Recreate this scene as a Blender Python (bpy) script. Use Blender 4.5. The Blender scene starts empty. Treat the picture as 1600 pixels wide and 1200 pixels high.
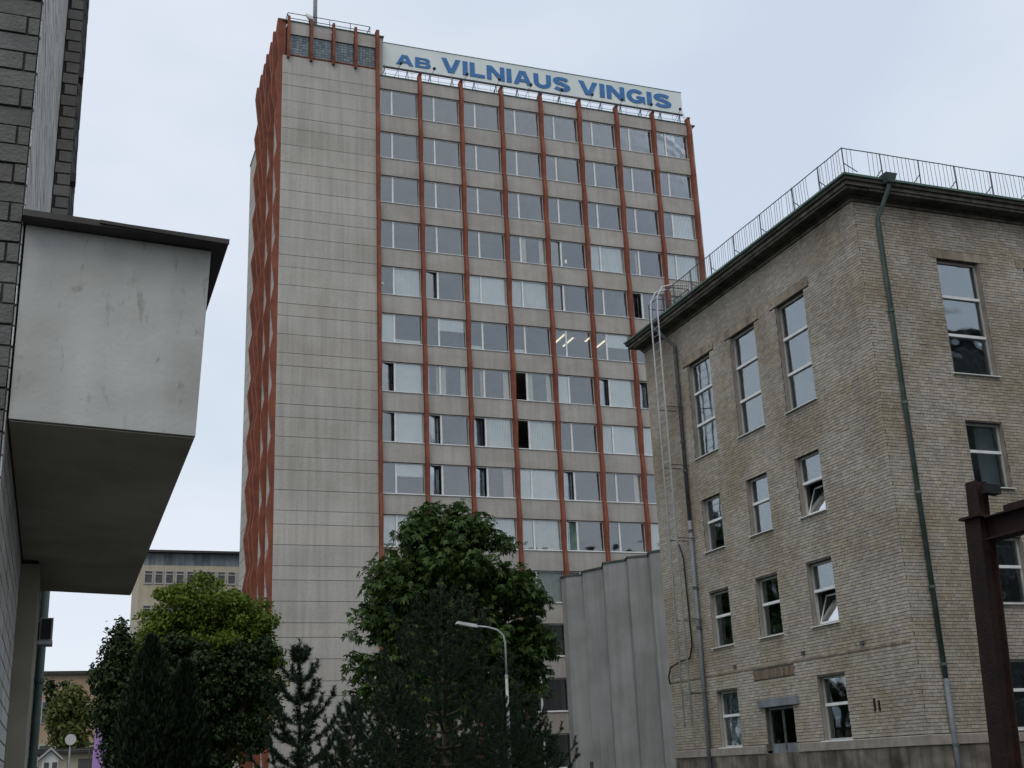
import bpy, math, random
import numpy as np
from mathutils import Vector, Matrix
random.seed(7); rng = np.random.default_rng(7)
C = bpy.context.scene
COL = C.collection
GZ = -1.6                                   # ground level; the camera's eye is at z = 0

# ------------------------------------------------------------------ camera, sky, sun, exposure
cam = bpy.data.cameras.new('camera'); camo = bpy.data.objects.new('camera', cam); COL.objects.link(camo)
yaw, pit, rol = math.radians(20.913), math.radians(17.851), math.radians(-2.486)
Fv = Vector((math.sin(yaw)*math.cos(pit), math.cos(yaw)*math.cos(pit), math.sin(pit)))
Rv = Vector((math.cos(yaw), -math.sin(yaw), 0)); Uv = Rv.cross(Fv)
r = math.cos(rol)*Rv + math.sin(rol)*Uv; u = -math.sin(rol)*Rv + math.cos(rol)*Uv
M = Matrix((r, u, -Fv)).transposed().to_4x4(); camo.matrix_world = M
cam.sensor_width = 36; cam.sensor_fit = 'HORIZONTAL'; cam.lens = 1878.0/1600*36
cam.clip_start = .1; cam.clip_end = 3000
C.camera = camo
C.view_settings.view_transform = 'Standard'; C.view_settings.look = 'None'
C.view_settings.exposure = 0.14; C.view_settings.gamma = 1.0; C.view_settings.use_curve_mapping = False

SUN_EL, SUN_AZ = math.radians(58), math.radians(215)        # azimuth clockwise from +Y
w = bpy.data.worlds.new('World'); C.world = w; w.use_nodes = True
nt = w.node_tree; nt.nodes.clear()
def N(nt, t, **k):
    n = nt.nodes.new(t)
    for a, b in k.items(): setattr(n, a, b)
    return n
out = N(nt, 'ShaderNodeOutputWorld')
sky = N(nt, 'ShaderNodeTexSky', sky_type='NISHITA', sun_disc=False, sun_elevation=SUN_EL, sun_rotation=SUN_AZ)
b1 = N(nt, 'ShaderNodeBackground'); b1.inputs[1].default_value = .1
nt.links.new(sky.outputs[0], b1.inputs[0])
b2 = N(nt, 'ShaderNodeBackground'); b2.inputs[1].default_value = 1.0
tc = N(nt, 'ShaderNodeTexCoord')
mp = N(nt, 'ShaderNodeMapping'); mp.inputs['Scale'].default_value = (1, 1, 2.2); mp.inputs['Location'].default_value = (.35, .1, .2)
nz = N(nt, 'ShaderNodeTexNoise'); nz.inputs['Scale'].default_value = 1.7; nz.inputs['Detail'].default_value = 6; nz.inputs['Roughness'].default_value = .5
nt.links.new(tc.outputs['Generated'], mp.inputs[0]); nt.links.new(mp.outputs[0], nz.inputs['Vector'])
cr = N(nt, 'ShaderNodeValToRGB')
e = cr.color_ramp.elements
e[0].position = .32; e[0].color = (.60, .68, .80, 1)
e[1].position = .68; e[1].color = (.83, .87, .92, 1)
nt.links.new(nz.outputs['Fac'], cr.inputs[0]); nt.links.new(cr.outputs[0], b2.inputs[0])
mx = N(nt, 'ShaderNodeMixShader'); mx.inputs[0].default_value = .9
nt.links.new(b1.outputs[0], mx.inputs[1]); nt.links.new(b2.outputs[0], mx.inputs[2]); nt.links.new(mx.outputs[0], out.inputs[0])

sl = bpy.data.lights.new('sun', 'SUN'); sl.energy = 1.1; sl.angle = math.radians(40); sl.color = (1, .97, .92)
so = bpy.data.objects.new('sun', sl); COL.objects.link(so)
sd = Vector((math.sin(SUN_AZ)*math.cos(SUN_EL), math.cos(SUN_AZ)*math.cos(SUN_EL), math.sin(SUN_EL)))
so.rotation_euler = sd.to_track_quat('Z', 'Y').to_euler(); so.location = (0, -20, 60)

# ------------------------------------------------------------------ materials
MAT = {}
def mat(name, c1, c2=None, scale=3., rough=.85, detail=6, bump=0., bscale=60., island=0., streak=0., stain=None, specks=None, metal=0., spec=.3, ramp=(.35, .65)):
    """procedural material: noise between two colours, optional per-piece tone, vertical dirt streaks, fine bump"""
    m = bpy.data.materials.new(name); m.use_nodes = True; t = m.node_tree; P = t.nodes['Principled BSDF']
    P.inputs['Roughness'].default_value = rough; P.inputs['Metallic'].default_value = metal
    P.inputs['Specular IOR Level'].default_value = spec
    co = N(t, 'ShaderNodeNewGeometry')
    n = N(t, 'ShaderNodeTexNoise'); n.inputs['Scale'].default_value = scale; n.inputs['Detail'].default_value = detail
    t.links.new(co.outputs['Position'], n.inputs['Vector'])
    cr = N(t, 'ShaderNodeValToRGB'); el = cr.color_ramp.elements
    el[0].position, el[1].position = ramp
    el[0].color = (*c1, 1); el[1].color = (*(c2 or c1), 1)
    t.links.new(n.outputs['Fac'], cr.inputs[0]); last = cr.outputs[0]
    def mul(fac_socket, col_lo, col_hi, lo, hi):
        nonlocal last
        r2 = N(t, 'ShaderNodeValToRGB'); q = r2.color_ramp.elements
        q[0].position, q[1].position = lo, hi; q[0].color = (*col_lo, 1); q[1].color = (*col_hi, 1)
        t.links.new(fac_socket, r2.inputs[0])
        mm = N(t, 'ShaderNodeMix', data_type='RGBA', blend_type='MULTIPLY'); mm.inputs[0].default_value = 1
        t.links.new(last, mm.inputs[6]); t.links.new(r2.outputs[0], mm.inputs[7]); last = mm.outputs[2]
    if island:
        oi = N(t, 'ShaderNodeObjectInfo'); ad = N(t, 'ShaderNodeMath', operation='ADD'); fr = N(t, 'ShaderNodeMath', operation='FRACT')
        t.links.new(co.outputs['Random Per Island'], ad.inputs[0]); t.links.new(oi.outputs['Random'], ad.inputs[1]); t.links.new(ad.outputs[0], fr.inputs[0])
        mul(fr.outputs[0], (1-island,)*3, (1, 1, 1), 0, 1)
        wn = N(t, 'ShaderNodeTexWhiteNoise', noise_dimensions='1D'); t.links.new(fr.outputs[0], wn.inputs['W'])
        mul(wn.outputs['Value'], (1, .935, .82) if island > .2 else (1, .985, .965), (1, 1, 1), 0, .35)
    if streak:
        mpn = N(t, 'ShaderNodeMapping'); mpn.inputs['Scale'].default_value = (2.5, 2.5, .12)
        t.links.new(co.outputs['Position'], mpn.inputs[0])
        n2 = N(t, 'ShaderNodeTexNoise'); n2.inputs['Scale'].default_value = 1.3; n2.inputs['Detail'].default_value = 7
        t.links.new(mpn.outputs[0], n2.inputs['Vector']); mul(n2.outputs['Fac'], (1-streak,)*3, (1, 1, 1), .35, .6)
    if stain:
        n3 = N(t, 'ShaderNodeTexNoise'); n3.inputs['Scale'].default_value = stain[0]; n3.inputs['Detail'].default_value = 5
        mp3 = N(t, 'ShaderNodeMapping'); mp3.inputs['Scale'].default_value = (1, 1, 1.6); t.links.new(co.outputs['Position'], mp3.inputs[0])
        t.links.new(mp3.outputs[0], n3.inputs['Vector']); mul(n3.outputs['Fac'], stain[1], (1, 1, 1), .36, .58)
    if specks:                                 # (scale, threshold, tone): small dirt marks and hairline scratches, stretched downwards
        n5 = N(t, 'ShaderNodeTexNoise'); n5.inputs['Scale'].default_value = specks[0]; n5.inputs['Detail'].default_value = 10; n5.inputs['Roughness'].default_value = .68; n5.inputs['Distortion'].default_value = 1.2
        m5 = N(t, 'ShaderNodeMapping'); m5.inputs['Scale'].default_value = (1, 1, .38); t.links.new(co.outputs['Position'], m5.inputs[0])
        t.links.new(m5.outputs[0], n5.inputs['Vector']); mul(n5.outputs['Fac'], specks[2], (1, 1, 1), specks[1], specks[1]+.09)
    t.links.new(last, P.inputs['Base Color'])
    if bump:
        n4 = N(t, 'ShaderNodeTexNoise'); n4.inputs['Scale'].default_value = bscale; n4.inputs['Detail'].default_value = 4
        t.links.new(co.outputs['Position'], n4.inputs['Vector'])
        bp = N(t, 'ShaderNodeBump'); bp.inputs['Strength'].default_value = bump; bp.inputs['Distance'].default_value = .02
        t.links.new(n4.outputs['Fac'], bp.inputs['Height']); t.links.new(bp.outputs[0], P.inputs['Normal'])
    MAT[name] = m; return m
mat('pebble_concrete', (.41, .39, .355), (.51, .485, .445), 15, .95, 4, .4, 14, stain=(.22, (.86, .85, .83)), streak=.16, island=.10)
mat('spandrel_concrete', (.37, .35, .32), (.46, .435, .40), 15, .95, 4, .4, 14, stain=(.5, (.88, .86, .84)), streak=.11, island=.10)
mat('red_paint', (.185, .057, .033), (.255, .082, .046), 1.5, .8, 6, streak=.25)
mat('white_frame', (.62, .63, .62), (.72, .73, .72), 4, .5)
mat('grey_frame', (.34, .33, .30), (.42, .41, .38), 3, .6)
mat('dark_frame', (.06, .06, .06), (.09, .09, .085), 3, .6)
mat('blind', (.74, .76, .73), (.82, .83, .80), 1.5, .9, spec=0)
mat('curtain', (.66, .62, .50), (.74, .70, .58), 2, .9, spec=0)
mat('green_curtain', (.12, .19, .15), (.2, .28, .24), 2, .9, spec=0)
mat('pink_curtain', (.5, .4, .38), (.56, .46, .43), 2, .9, spec=0)
mat('room', (.30, .30, .29), (.36, .36, .35), .6, .95, spec=0)
mat('joint_dirt', (.19, .155, .13), (.25, .21, .175), 3, .95)
mat('dark_room', (.13, .13, .13), (.17, .17, .165), .6, .95, spec=0)
mat('mortar', (.075, .07, .062), (.12, .11, .098), 5, .98, spec=0)
mat('brick', (.365, .33, .272), (.46, .425, .365), .5, .92, 8, .2, 40, island=.27, stain=(.42, (.86, .82, .74)), streak=.10)
mat('dark_mortar', (.055, .052, .046), (.085, .08, .072), 8, .98, spec=0)
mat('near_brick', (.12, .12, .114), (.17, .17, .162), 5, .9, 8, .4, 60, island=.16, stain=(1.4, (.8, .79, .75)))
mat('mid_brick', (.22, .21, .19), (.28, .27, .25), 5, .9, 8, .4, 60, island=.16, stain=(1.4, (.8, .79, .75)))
mat('side_lit_brick', (.62, .62, .60), (.74, .74, .72), 5, .7, 8, .3, 60, island=.18, stain=(1.4, (.8, .79, .75)))  # brightness of the side face at grazing view, put into the brick colour
mat('old_concrete', (.24, .195, .14), (.35, .30, .23), 2.6, .95, 8, .5, 30, streak=.3)
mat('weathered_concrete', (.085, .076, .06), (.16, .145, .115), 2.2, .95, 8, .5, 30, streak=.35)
mat('plinth', (.13, .115, .095), (.25, .225, .19), 1.7, .95, 9, .5, 25, streak=.5, stain=(.8, (.6, .58, .52)))
mat('ledge', (.24, .21, .18), (.32, .29, .25), 2.3, .95, 8, .4, 30, streak=.2)
mat('red_brick', (.16, .115, .085), (.24, .18, .135), 8, .9, 6, .4, 40, island=.4)
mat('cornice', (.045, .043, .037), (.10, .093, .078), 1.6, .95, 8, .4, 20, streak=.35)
mat('roof_metal', (.045, .052, .05), (.075, .088, .08), 2, .6, metal=.3)
mat('green_metal', (.05, .10, .075), (.085, .15, .115), 2, .6)
mat('green_pipe', (.060, .092, .080), (.10, .14, .122), 2.5, .55, streak=.3)
mat('blue_pipe', (.15, .165, .18), (.2, .22, .235), 2.5, .55, streak=.3)
mat('steel_rail', (.16, .16, .165), (.24, .24, .25), 6, .6)
mat('dark_rail', (.05, .052, .055), (.09, .09, .09), 6, .6)
mat('ladder_paint', (.42, .43, .45), (.52, .53, .55), 5, .5)
mat('black_rubber', (.012, .012, .013), (.02, .02, .02), 5, .7)
mat('rust', (.014, .008, .007), (.034, .014, .011), 5, .85, 9, .4, 30, streak=.4)
mat('plaster', (.44, .44, .415), (.53, .53, .505), 1.3, .95, 10, .10, 40, stain=(1.7, (.80, .80, .77)), streak=.12, specks=(13, .33, (.72, .72, .68)), ramp=(.3, .7))
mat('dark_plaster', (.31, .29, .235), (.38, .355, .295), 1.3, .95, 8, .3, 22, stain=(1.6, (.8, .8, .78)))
mat('roof_sheet', (.035, .033, .032), (.06, .056, .052), 4, .6, metal=.2)
mat('grey_render', (.25, .25, .245), (.29, .29, .28), .5, .95, 8, .2, 18, streak=.16, stain=(.35, (.84, .83, .81)))
mat('sign_white', (.60, .65, .63), (.66, .70, .68), .6, .6)
mat('sign_blue', (.042, .15, .35), (.055, .175, .39), 1.5, .6)
mat('glass_block', (.14, .19, .22), (.24, .30, .34), 7, .2, island=.5, spec=.5)
mat('asphalt', (.045, .045, .045), (.065, .064, .062), 4, .95, 8, .4, 60)
mat('bark', (.06, .045, .032), (.11, .085, .06), 8, .95, 8, .8, 25)
mat('yellow_wall', (.40, .355, .26), (.46, .41, .31), .5, .95, streak=.12)
mat('attic', (.13, .155, .17), (.24, .27, .285), .9, .7, streak=.4)
mat('orange_wall', (.36, .26, .175), (.43, .32, .22), .6, .95)
mat('lilac', (.36, .22, .50), (.42, .27, .56), 2, .8)
mat('hut_white', (.6, .6, .58), (.7, .7, .68), 2, .8)
mat('lamp_grey', (.30, .31, .31), (.42, .43, .43), 5, .5)
mat('paper', (.75, .75, .72), None, 1, .9)
mat('dish', (.5, .5, .48), (.6, .6, .58), 3, .6)
mat('grass', (.03, .05, .015), (.06, .085, .03), 2, .95)

def glass(name, refl, tint=(.62, .68, .70)):
    m = bpy.data.materials.new(name); m.use_nodes = True; t = m.node_tree; t.nodes.clear()
    o = N(t, 'ShaderNodeOutputMaterial'); g = N(t, 'ShaderNodeBsdfGlossy'); tr = N(t, 'ShaderNodeBsdfTransparent'); mxx = N(t, 'ShaderNodeMixShader')
    g.inputs['Color'].default_value = (.90, .93, .96, 1); g.inputs['Roughness'].default_value = .03; tr.inputs[0].default_value = (*tint, 1)
    lw = N(t, 'ShaderNodeLayerWeight'); lw.inputs[0].default_value = .35
    ma = N(t, 'ShaderNodeMath', operation='MULTIPLY_ADD', use_clamp=True); ma.inputs[1].default_value = .75; ma.inputs[2].default_value = refl
    co = N(t, 'ShaderNodeNewGeometry')                     # old float glass: faint ripple in the reflection
    nn = N(t, 'ShaderNodeTexNoise'); nn.inputs['Scale'].default_value = 1.1; nn.inputs['Detail'].default_value = 1
    bp = N(t, 'ShaderNodeBump'); bp.inputs['Strength'].default_value = .06; bp.inputs['Distance'].default_value = .2
    t.links.new(co.outputs['Position'], nn.inputs['Vector']); t.links.new(nn.outputs['Fac'], bp.inputs['Height']); t.links.new(bp.outputs[0], g.inputs['Normal'])
    t.links.new(lw.outputs['Fresnel'], ma.inputs[0]); t.links.new(ma.outputs[0], mxx.inputs[0])
    t.links.new(tr.outputs[0], mxx.inputs[1]); t.links.new(g.outputs[0], mxx.inputs[2]); t.links.new(mxx.outputs[0], o.inputs[0])
    MAT[name] = m
glass('tower_glass', .085, (.97, .985, .98)); glass('glass', .045, (.8, .85, .86)); glass('dark_reflection_glass', -.02, (.6, .62, .6))  # door glass: weak gloss and dark tint stand in for a dark reflection
def emit(name, c, s):
    m = bpy.data.materials.new(name); m.use_nodes = True; t = m.node_tree; t.nodes.clear()
    o = N(t, 'ShaderNodeOutputMaterial'); q = N(t, 'ShaderNodeEmission'); q.inputs[0].default_value = (*c, 1); q.inputs[1].default_value = s
    t.links.new(q.outputs[0], o.inputs[0]); MAT[name] = m
emit('tube_light', (1, .88, .58), 1.0)
def leafmat(name, c1, c2, c3, transl=.3):
    m = bpy.data.materials.new(name); m.use_nodes = True; t = m.node_tree; t.nodes.clear()
    o = N(t, 'ShaderNodeOutputMaterial'); P = N(t, 'ShaderNodeBsdfPrincipled'); P.inputs['Roughness'].default_value = .6; P.inputs['Specular IOR Level'].default_value = .2
    co = N(t, 'ShaderNodeNewGeometry'); n = N(t, 'ShaderNodeTexNoise'); n.inputs['Scale'].default_value = .9; n.inputs['Detail'].default_value = 3
    t.links.new(co.outputs['Position'], n.inputs['Vector'])
    ad = N(t, 'ShaderNodeMath', operation='MULTIPLY_ADD'); ad.inputs[1].default_value = .55
    sc = N(t, 'ShaderNodeMath', operation='MULTIPLY'); sc.inputs[1].default_value = .45
    t.links.new(n.outputs['Fac'], sc.inputs[0]); t.links.new(co.outputs['Random Per Island'], ad.inputs[0]); t.links.new(sc.outputs[0], ad.inputs[2])
    cr = N(t, 'ShaderNodeValToRGB'); el = cr.color_ramp.elements; el[0].position = .1; el[1].position = .9
    el[0].color = (*c1, 1); el[1].color = (*c3, 1); mdl = el.new(.55); mdl.color = (*c2, 1)
    t.links.new(ad.outputs[0], cr.inputs[0]); t.links.new(cr.outputs[0], P.inputs['Base Color'])
    tl = N(t, 'ShaderNodeBsdfTranslucent'); t.links.new(cr.outputs[0], tl.inputs[0])
    mxx = N(t, 'ShaderNodeMixShader'); mxx.inputs[0].default_value = transl
    t.links.new(P.outputs[0], mxx.inputs[1]); t.links.new(tl.outputs[0], mxx.inputs[2]); t.links.new(mxx.outputs[0], o.inputs[0]); MAT[name] = m
leafmat('chestnut_leaf', (.014, .034, .007), (.036, .074, .014), (.095, .14, .03), .25)
leafmat('maple_leaf', (.05, .085, .010), (.10, .145, .016), (.18, .215, .028), .3)
leafmat('dark_leaf', (.011, .025, .007), (.021, .041, .011), (.045, .07, .018), .2)
leafmat('thuja_leaf', (.005, .010, .004), (.009, .017, .007), (.016, .026, .011), .05)
leafmat('pine_needle', (.009, .019, .010), (.016, .032, .016), (.034, .056, .026), .1)
leafmat('pale_leaf', (.06, .08, .02), (.10, .12, .03), (.15, .16, .05))

# ------------------------------------------------------------------ builders
class MB:
    def __init__(s): s.v = []; s.f = []; s.arr = []
    def add(s, vs, fs):
        b = len(s.v); s.v += [tuple(p) for p in vs]; s.f += [tuple(i+b for i in f) for f in fs]; return s
    def box(s, x0, y0, z0, x1, y1, z1):
        x0, x1 = min(x0, x1), max(x0, x1); y0, y1 = min(y0, y1), max(y0, y1); z0, z1 = min(z0, z1), max(z0, z1)
        return s.add([(x0,y0,z0),(x1,y0,z0),(x1,y1,z0),(x0,y1,z0),(x0,y0,z1),(x1,y0,z1),(x1,y1,z1),(x0,y1,z1)],
                     [(0,3,2,1),(4,5,6,7),(0,1,5,4),(1,2,6,5),(2,3,7,6),(3,0,4,7)])
    def hexa(s, b, t):                       # bottom quad (ccw from above), top quad
        return s.add(list(b)+list(t), [(0,3,2,1),(4,5,6,7),(0,1,5,4),(1,2,6,5),(2,3,7,6),(3,0,4,7)])
    def prism(s, poly, z0, z1):
        n = len(poly)
        return s.add([(x,y,z0) for x,y in poly]+[(x,y,z1) for x,y in poly], [tuple(range(n))[::-1], tuple(range(n,2*n))]+[(i,(i+1)%n,(i+1)%n+n,i+n) for i in range(n)])
    def tube(s, pts, rad, n=8, cap=True):
        pts = [Vector(p) for p in pts]; R = rad if hasattr(rad, '__len__') else [rad]*len(pts)
        vs = []; fs = []; ref = None
        for i, p in enumerate(pts):
            d = (pts[min(i+1, len(pts)-1)]-pts[max(i-1, 0)]).normalized()
            if ref is None: ref = d.orthogonal().normalized()
            ref = (ref - d*ref.dot(d)).normalized(); q = d.cross(ref)
            for k in range(n):
                a = 2*math.pi*k/n; vs.append(p + (ref*math.cos(a)+q*math.sin(a))*R[i])
        for i in range(len(pts)-1):
            for k in range(n): fs.append((i*n+k, i*n+(k+1)%n, (i+1)*n+(k+1)%n, (i+1)*n+k))
        if cap: fs += [tuple(range(n))[::-1], tuple(range((len(pts)-1)*n, len(pts)*n))]
        return s.add(vs, fs)
    def boxes(s, A):                          # (N,6) array of boxes, fast
        s.arr.append(np.asarray(A, dtype=float)); return s
    def mesh(s, name):
        me = bpy.data.meshes.new(name)
        if s.arr:
            A = np.concatenate(s.arr); n = len(A)
            idx = np.array([[0,1,2],[3,1,2],[3,4,2],[0,4,2],[0,1,5],[3,1,5],[3,4,5],[0,4,5]])
            V = A[:, idx].reshape(-1, 3)
            q = np.array([(0,3,2,1),(4,5,6,7),(0,1,5,4),(1,2,6,5),(2,3,7,6),(3,0,4,7)])
            Fq = (q[None]+8*np.arange(n)[:, None, None]).reshape(-1)
            me.vertices.add(len(V)); me.vertices.foreach_set('co', V.ravel())
            me.loops.add(len(Fq)); me.loops.foreach_set('vertex_index', Fq.astype(np.int32))
            me.polygons.add(len(Fq)//4); me.polygons.foreach_set('loop_start', np.arange(0, len(Fq), 4, dtype=np.int32))
            me.polygons.foreach_set('use_smooth', np.zeros(len(me.polygons), dtype=bool)); me.update(calc_edges=True)
        else:
            me.from_pydata(s.v, [], s.f); me.update()
        return me
    def build(s, name, m, parent=None, smooth=False): return link(name, s.mesh(name), m, parent, smooth)
def tri_mesh(name, V, k):                     # V: (n,k,3) separate polygons of k corners
    me = bpy.data.meshes.new(name); n = len(V)
    me.vertices.add(n*k); me.vertices.foreach_set('co', V.reshape(-1).astype(np.float32))
    me.loops.add(n*k); me.loops.foreach_set('vertex_index', np.arange(n*k, dtype=np.int32))
    me.polygons.add(n); me.polygons.foreach_set('loop_start', np.arange(0, n*k, k, dtype=np.int32))
    me.update(calc_edges=True); return me
def link(name, me, m, parent=None, smooth=False, loc=None):
    o = bpy.data.objects.new(name, me); COL.objects.link(o)
    if m and not me.materials: me.materials.append(MAT[m])
    if smooth:
        for p in me.polygons: p.use_smooth = True
    if parent is not None:
        o.parent = parent
        o['_p'] = 1
    if loc is not None: o.location = loc
    return o
def thing(name, label, cat, loc=(0, 0, 0), group=None):
    o = bpy.data.objects.new(name, None); COL.objects.link(o); o.location = loc
    o.empty_display_size = .3
    o['label'] = label; o['category'] = cat
    if group: o['group'] = group
    return o
def tag(o, label, cat, group=None):
    o['label'] = label; o['category'] = cat
    if group: o['group'] = group
    return o
def struct(o): o['kind'] = 'structure'; return o
BASES = []
def settle(root, loc):                        # move a finished thing's origin to its base without moving its parts
    BASES.append((root, Vector(loc)))
def arcpts(cx, cy, rx, ry, a0, a1, n=14):
    return [(cx+rx*math.cos(math.radians(a0+(a1-a0)*i/n)), cy+ry*math.sin(math.radians(a0+(a1-a0)*i/n))) for i in range(n+1)]

# ------------------------------------------------------------------ ground
struct(MB().add([(-900,-900,GZ),(900,-900,GZ),(900,1500,GZ),(-900,1500,GZ)], [(0,1,2,3)]).build('ground', 'asphalt'))
struct(MB().add([(.8,26,GZ+.004),(21,26,GZ+.004),(21,56,GZ+.004),(.8,56,GZ+.004)], [(0,1,2,3)]).build('lawn', 'grass'))

# ================================================================== TOWER
TY = 70.19; TX = 11.42; P0 = 17.9; BAY = 3.0; TR = 42.15; TB = 84.3
SILL = lambda i: 46.2-3.295*i
tower = thing('office_tower', 'tall grey concrete office tower with red-brown vertical fins and rows of windows', 'office building')
settle(tower, (27, 77, GZ))
# core, floors
m = MB(); m.box(TX+.3, TY+5.5, GZ, TR-.02, TB, 45.4); m.box(TX+.3, TY+.6, GZ, P0-.1, TY+5.5, 45.4)
m.build('core_wall', 'room', tower)
m = MB()
for i in range(0, 15): m.box(P0-.1, TY+.32, SILL(i)-.95, TR-.05, TY+5.5, SILL(i)-.6)
m.box(TR-.3, TY+.26, GZ, TR-.02, TY+5.5, 45.4)
for c in range(0, 9, 2): m.box(P0+c*BAY-.06, TY+.45, GZ, P0+c*BAY+.06, TY+5.5, 45.3)
m.build('floor_slab', 'room', tower)
# side and rear walls, roofs
def side_strip(x0, x1, y0, y1, z0, z1, name='wall_panel', mt='pebble_concrete'): return MB().box(x0, y0, z0, x1, y1, z1).build(name, mt, tower)
# blank front wall made of cladding strips, pattern per floor .83 / 1.23 / 1.23
seams = [46.3]
z = 44.93; k = 0
pat = [.87, 1.16, 1.265]
zz = [46.3, 44.93, 44.03, 42.87, 41.63]
while zz[-1] > GZ: zz.append(zz[-1]-[.83, 1.225, 1.24][k % 3]); k += 1
zz[-1] = GZ
for i in range(len(zz)-1):
    dx = random.uniform(-.006, .006)
    a = .012+abs(dx)
    MB().box(TX, TY+dx, zz[i+1]+.015, P0-.12, TY+.25, zz[i]-.015).build('wall_panel', 'pebble_concrete', tower)
    MB().box(TX, TY+.252, zz[i+1]+.022, TX+.25, TY+9.8, zz[i]-.022).build('side_panel', 'pebble_concrete', tower)
    MB().box(TX+.002, TY+9.84, zz[i+1]+.022, TX+.25, TB, min(zz[i]-.022, 45.2)).build('side_panel', 'pebble_concrete', tower)
MB().box(TX+.05, TY+.06, GZ, P0-.14, TY+.3, 46.3).build('joint_backing', 'joint_dirt', tower)
MB().box(TX+.05, TY+.3, GZ, TX+.3, TB-.02, 45.15).build('joint_backing', 'joint_dirt', tower)
MB().box(TR-.01, TY+.03, GZ, TR+.12, TB, 45.85).build('end_wall', 'pebble_concrete', tower)
# raised corner block: glass-block band and parapet
zb0, zb1, zt = 46.42, 47.98, 48.95
MB().box(TX+.2, TY+.3, 46.0, P0+.15, TY+9.7, zt-.3).build('penthouse_core', 'dark_room', tower)
def gblocks(u0, u1, f):
    A = []; nu = max(1, round((u1-u0)/.2)); du = (u1-u0)/nu; nz_ = 8; dz = (zb1-zb0)/nz_
    for a in range(nu):
        for b in range(nz_): A.append(f(u0+a*du+.012, zb0+b*dz+.012, u0+(a+1)*du-.012, zb0+(b+1)*dz-.012))
    return np.array(A)
for c in range(5):
    x1 = P0-.14-1.53*c; x0 = max(x1-1.27, TX+.08)
    if x1-x0 < .15: continue
    p = MB().boxes(gblocks(x0, x1, lambda a, b, c_, d: (a, TY+.08, b, c_, TY+.2, d))).build('glass_block_panel', 'glass_block', tower); p['kind'] = 'stuff'
    MB().box(x0-.13, TY+.10, zb0-.02, x1+.13, TY+.3, zb1+.01).build('grout_panel', 'dark_frame', tower)
    MB().box(max(x0-.02, TX+.01), TY-.02, zb1+.012, x1+.02, TY+.3, zt).build('parapet_panel', 'spandrel_concrete', tower)
    MB().box(max(x0-.13, TX+.01), TY-.05, zb0-.10, x1+.13, TY+.3, zb0-.022).build('band_sill', 'red_paint', tower)
for k in range(6):
    y0 = TY+.34+1.6*k; y1 = y0+1.4
    p = MB().boxes(gblocks(y0, y1, lambda a, b, c_, d: (TX+.06, a, b, TX+.2, c_, d))).build('glass_block_panel', 'glass_block', tower); p['kind'] = 'stuff'
    MB().box(TX, y0, zb1+.012, TX+.2, y1, zt).build('parapet_panel', 'spandrel_concrete', tower)
MB().box(P0+.13, TY+.04, 45.9, P0+.42, TY+9.7, zt-.02).build('end_wall', 'spandrel_concrete', tower)
m = MB(); m.box(TX-.06, TY-.08, zt+.002, P0+.5, TY+.32, zt+.07); m.box(TX-.06, TY+.33, zt+.002, TX+.3, TY+9.8, zt+.07); m.box(P0+.1, TY+.33, zt+.002, P0+.55, TY+9.8, zt+.07)
m.build('roof_flashing', 'green_metal', tower)
m = MB(); m.box(TX+.3, TY+.33, zt-.25, P0+.1, TY+9.7, zt-.1); m.box(P0+.45, TY+.3, 45.5, TR, TB, 45.72); m.box(TX+.3, TY+9.9, 45.0, P0+.5, TB, 45.1); m.build('roof', 'roof_metal', tower)
m = MB(); m.box(TX-.05, TY+9.86, 45.2, TX+.3, TB+.05, 45.27); m.build('roof_flashing', 'green_metal', tower)
# fins: zigzag depth, one shape per floor
def fin_profile(ztop, zbot, dmin, dmax):
    pts = [(ztop, dmin+.6*(dmax-dmin))]; i = 0
    for i in range(-1, 16):
        for zv, d in ((SILL(i)+2.0, dmax), (SILL(i)+.0, dmin)):
            if zbot < zv < ztop: pts.append((zv, d))
    pts.append((zbot, dmin)); return pts
def fin(axis, c, wid, base, prof, inner=.2, name='fin'):
    m = MB(); vs = []; fs = []
    for zv, d in prof:
        for a in (-wid/2, wid/2):
            for q in (base-d, base+inner):
                vs.append((c+a, q, zv) if axis == 'y' else (q, c+a, zv))
    n = len(prof)
    for i in range(n-1):
        a, b = 4*i, 4*i+4
        fs += [(a, a+2, b+2, b), (a+1, b+1, b+3, a+3), (a, b, b+1, a+1), (a+2, a+3, b+3, b+2)]
    fs += [(0, 1, 3, 2), (4*n-4, 4*n-2, 4*n-1, 4*n-3)]
    m.add(vs, fs); return m.build(name, 'red_paint', tower)
for j in range(9):
    fin('y', P0+BAY*j, .22, TY, fin_profile(49.3 if j == 0 else 46.35, GZ, .20, .34))
for yk in (70.35, 73.3, 76.1, 77.6, 79.4): fin('x', yk, .3, TX, fin_profile(49.1, GZ, .22, .44), .18)
for yk in (71.9, 74.75): fin('x', yk, .26, TX, [(49.05, .40), (47.8, .44), (46.0, .40), (44.2, .44), (42.8, .14)], .18, 'short_fin')
for k in range(4):
    fin('y', P0-1.53*(k+1), .17, TY, [(49.25, .26), (48, .34), (46.6, .34), (46.05, .22)], .06, 'short_fin')
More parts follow.
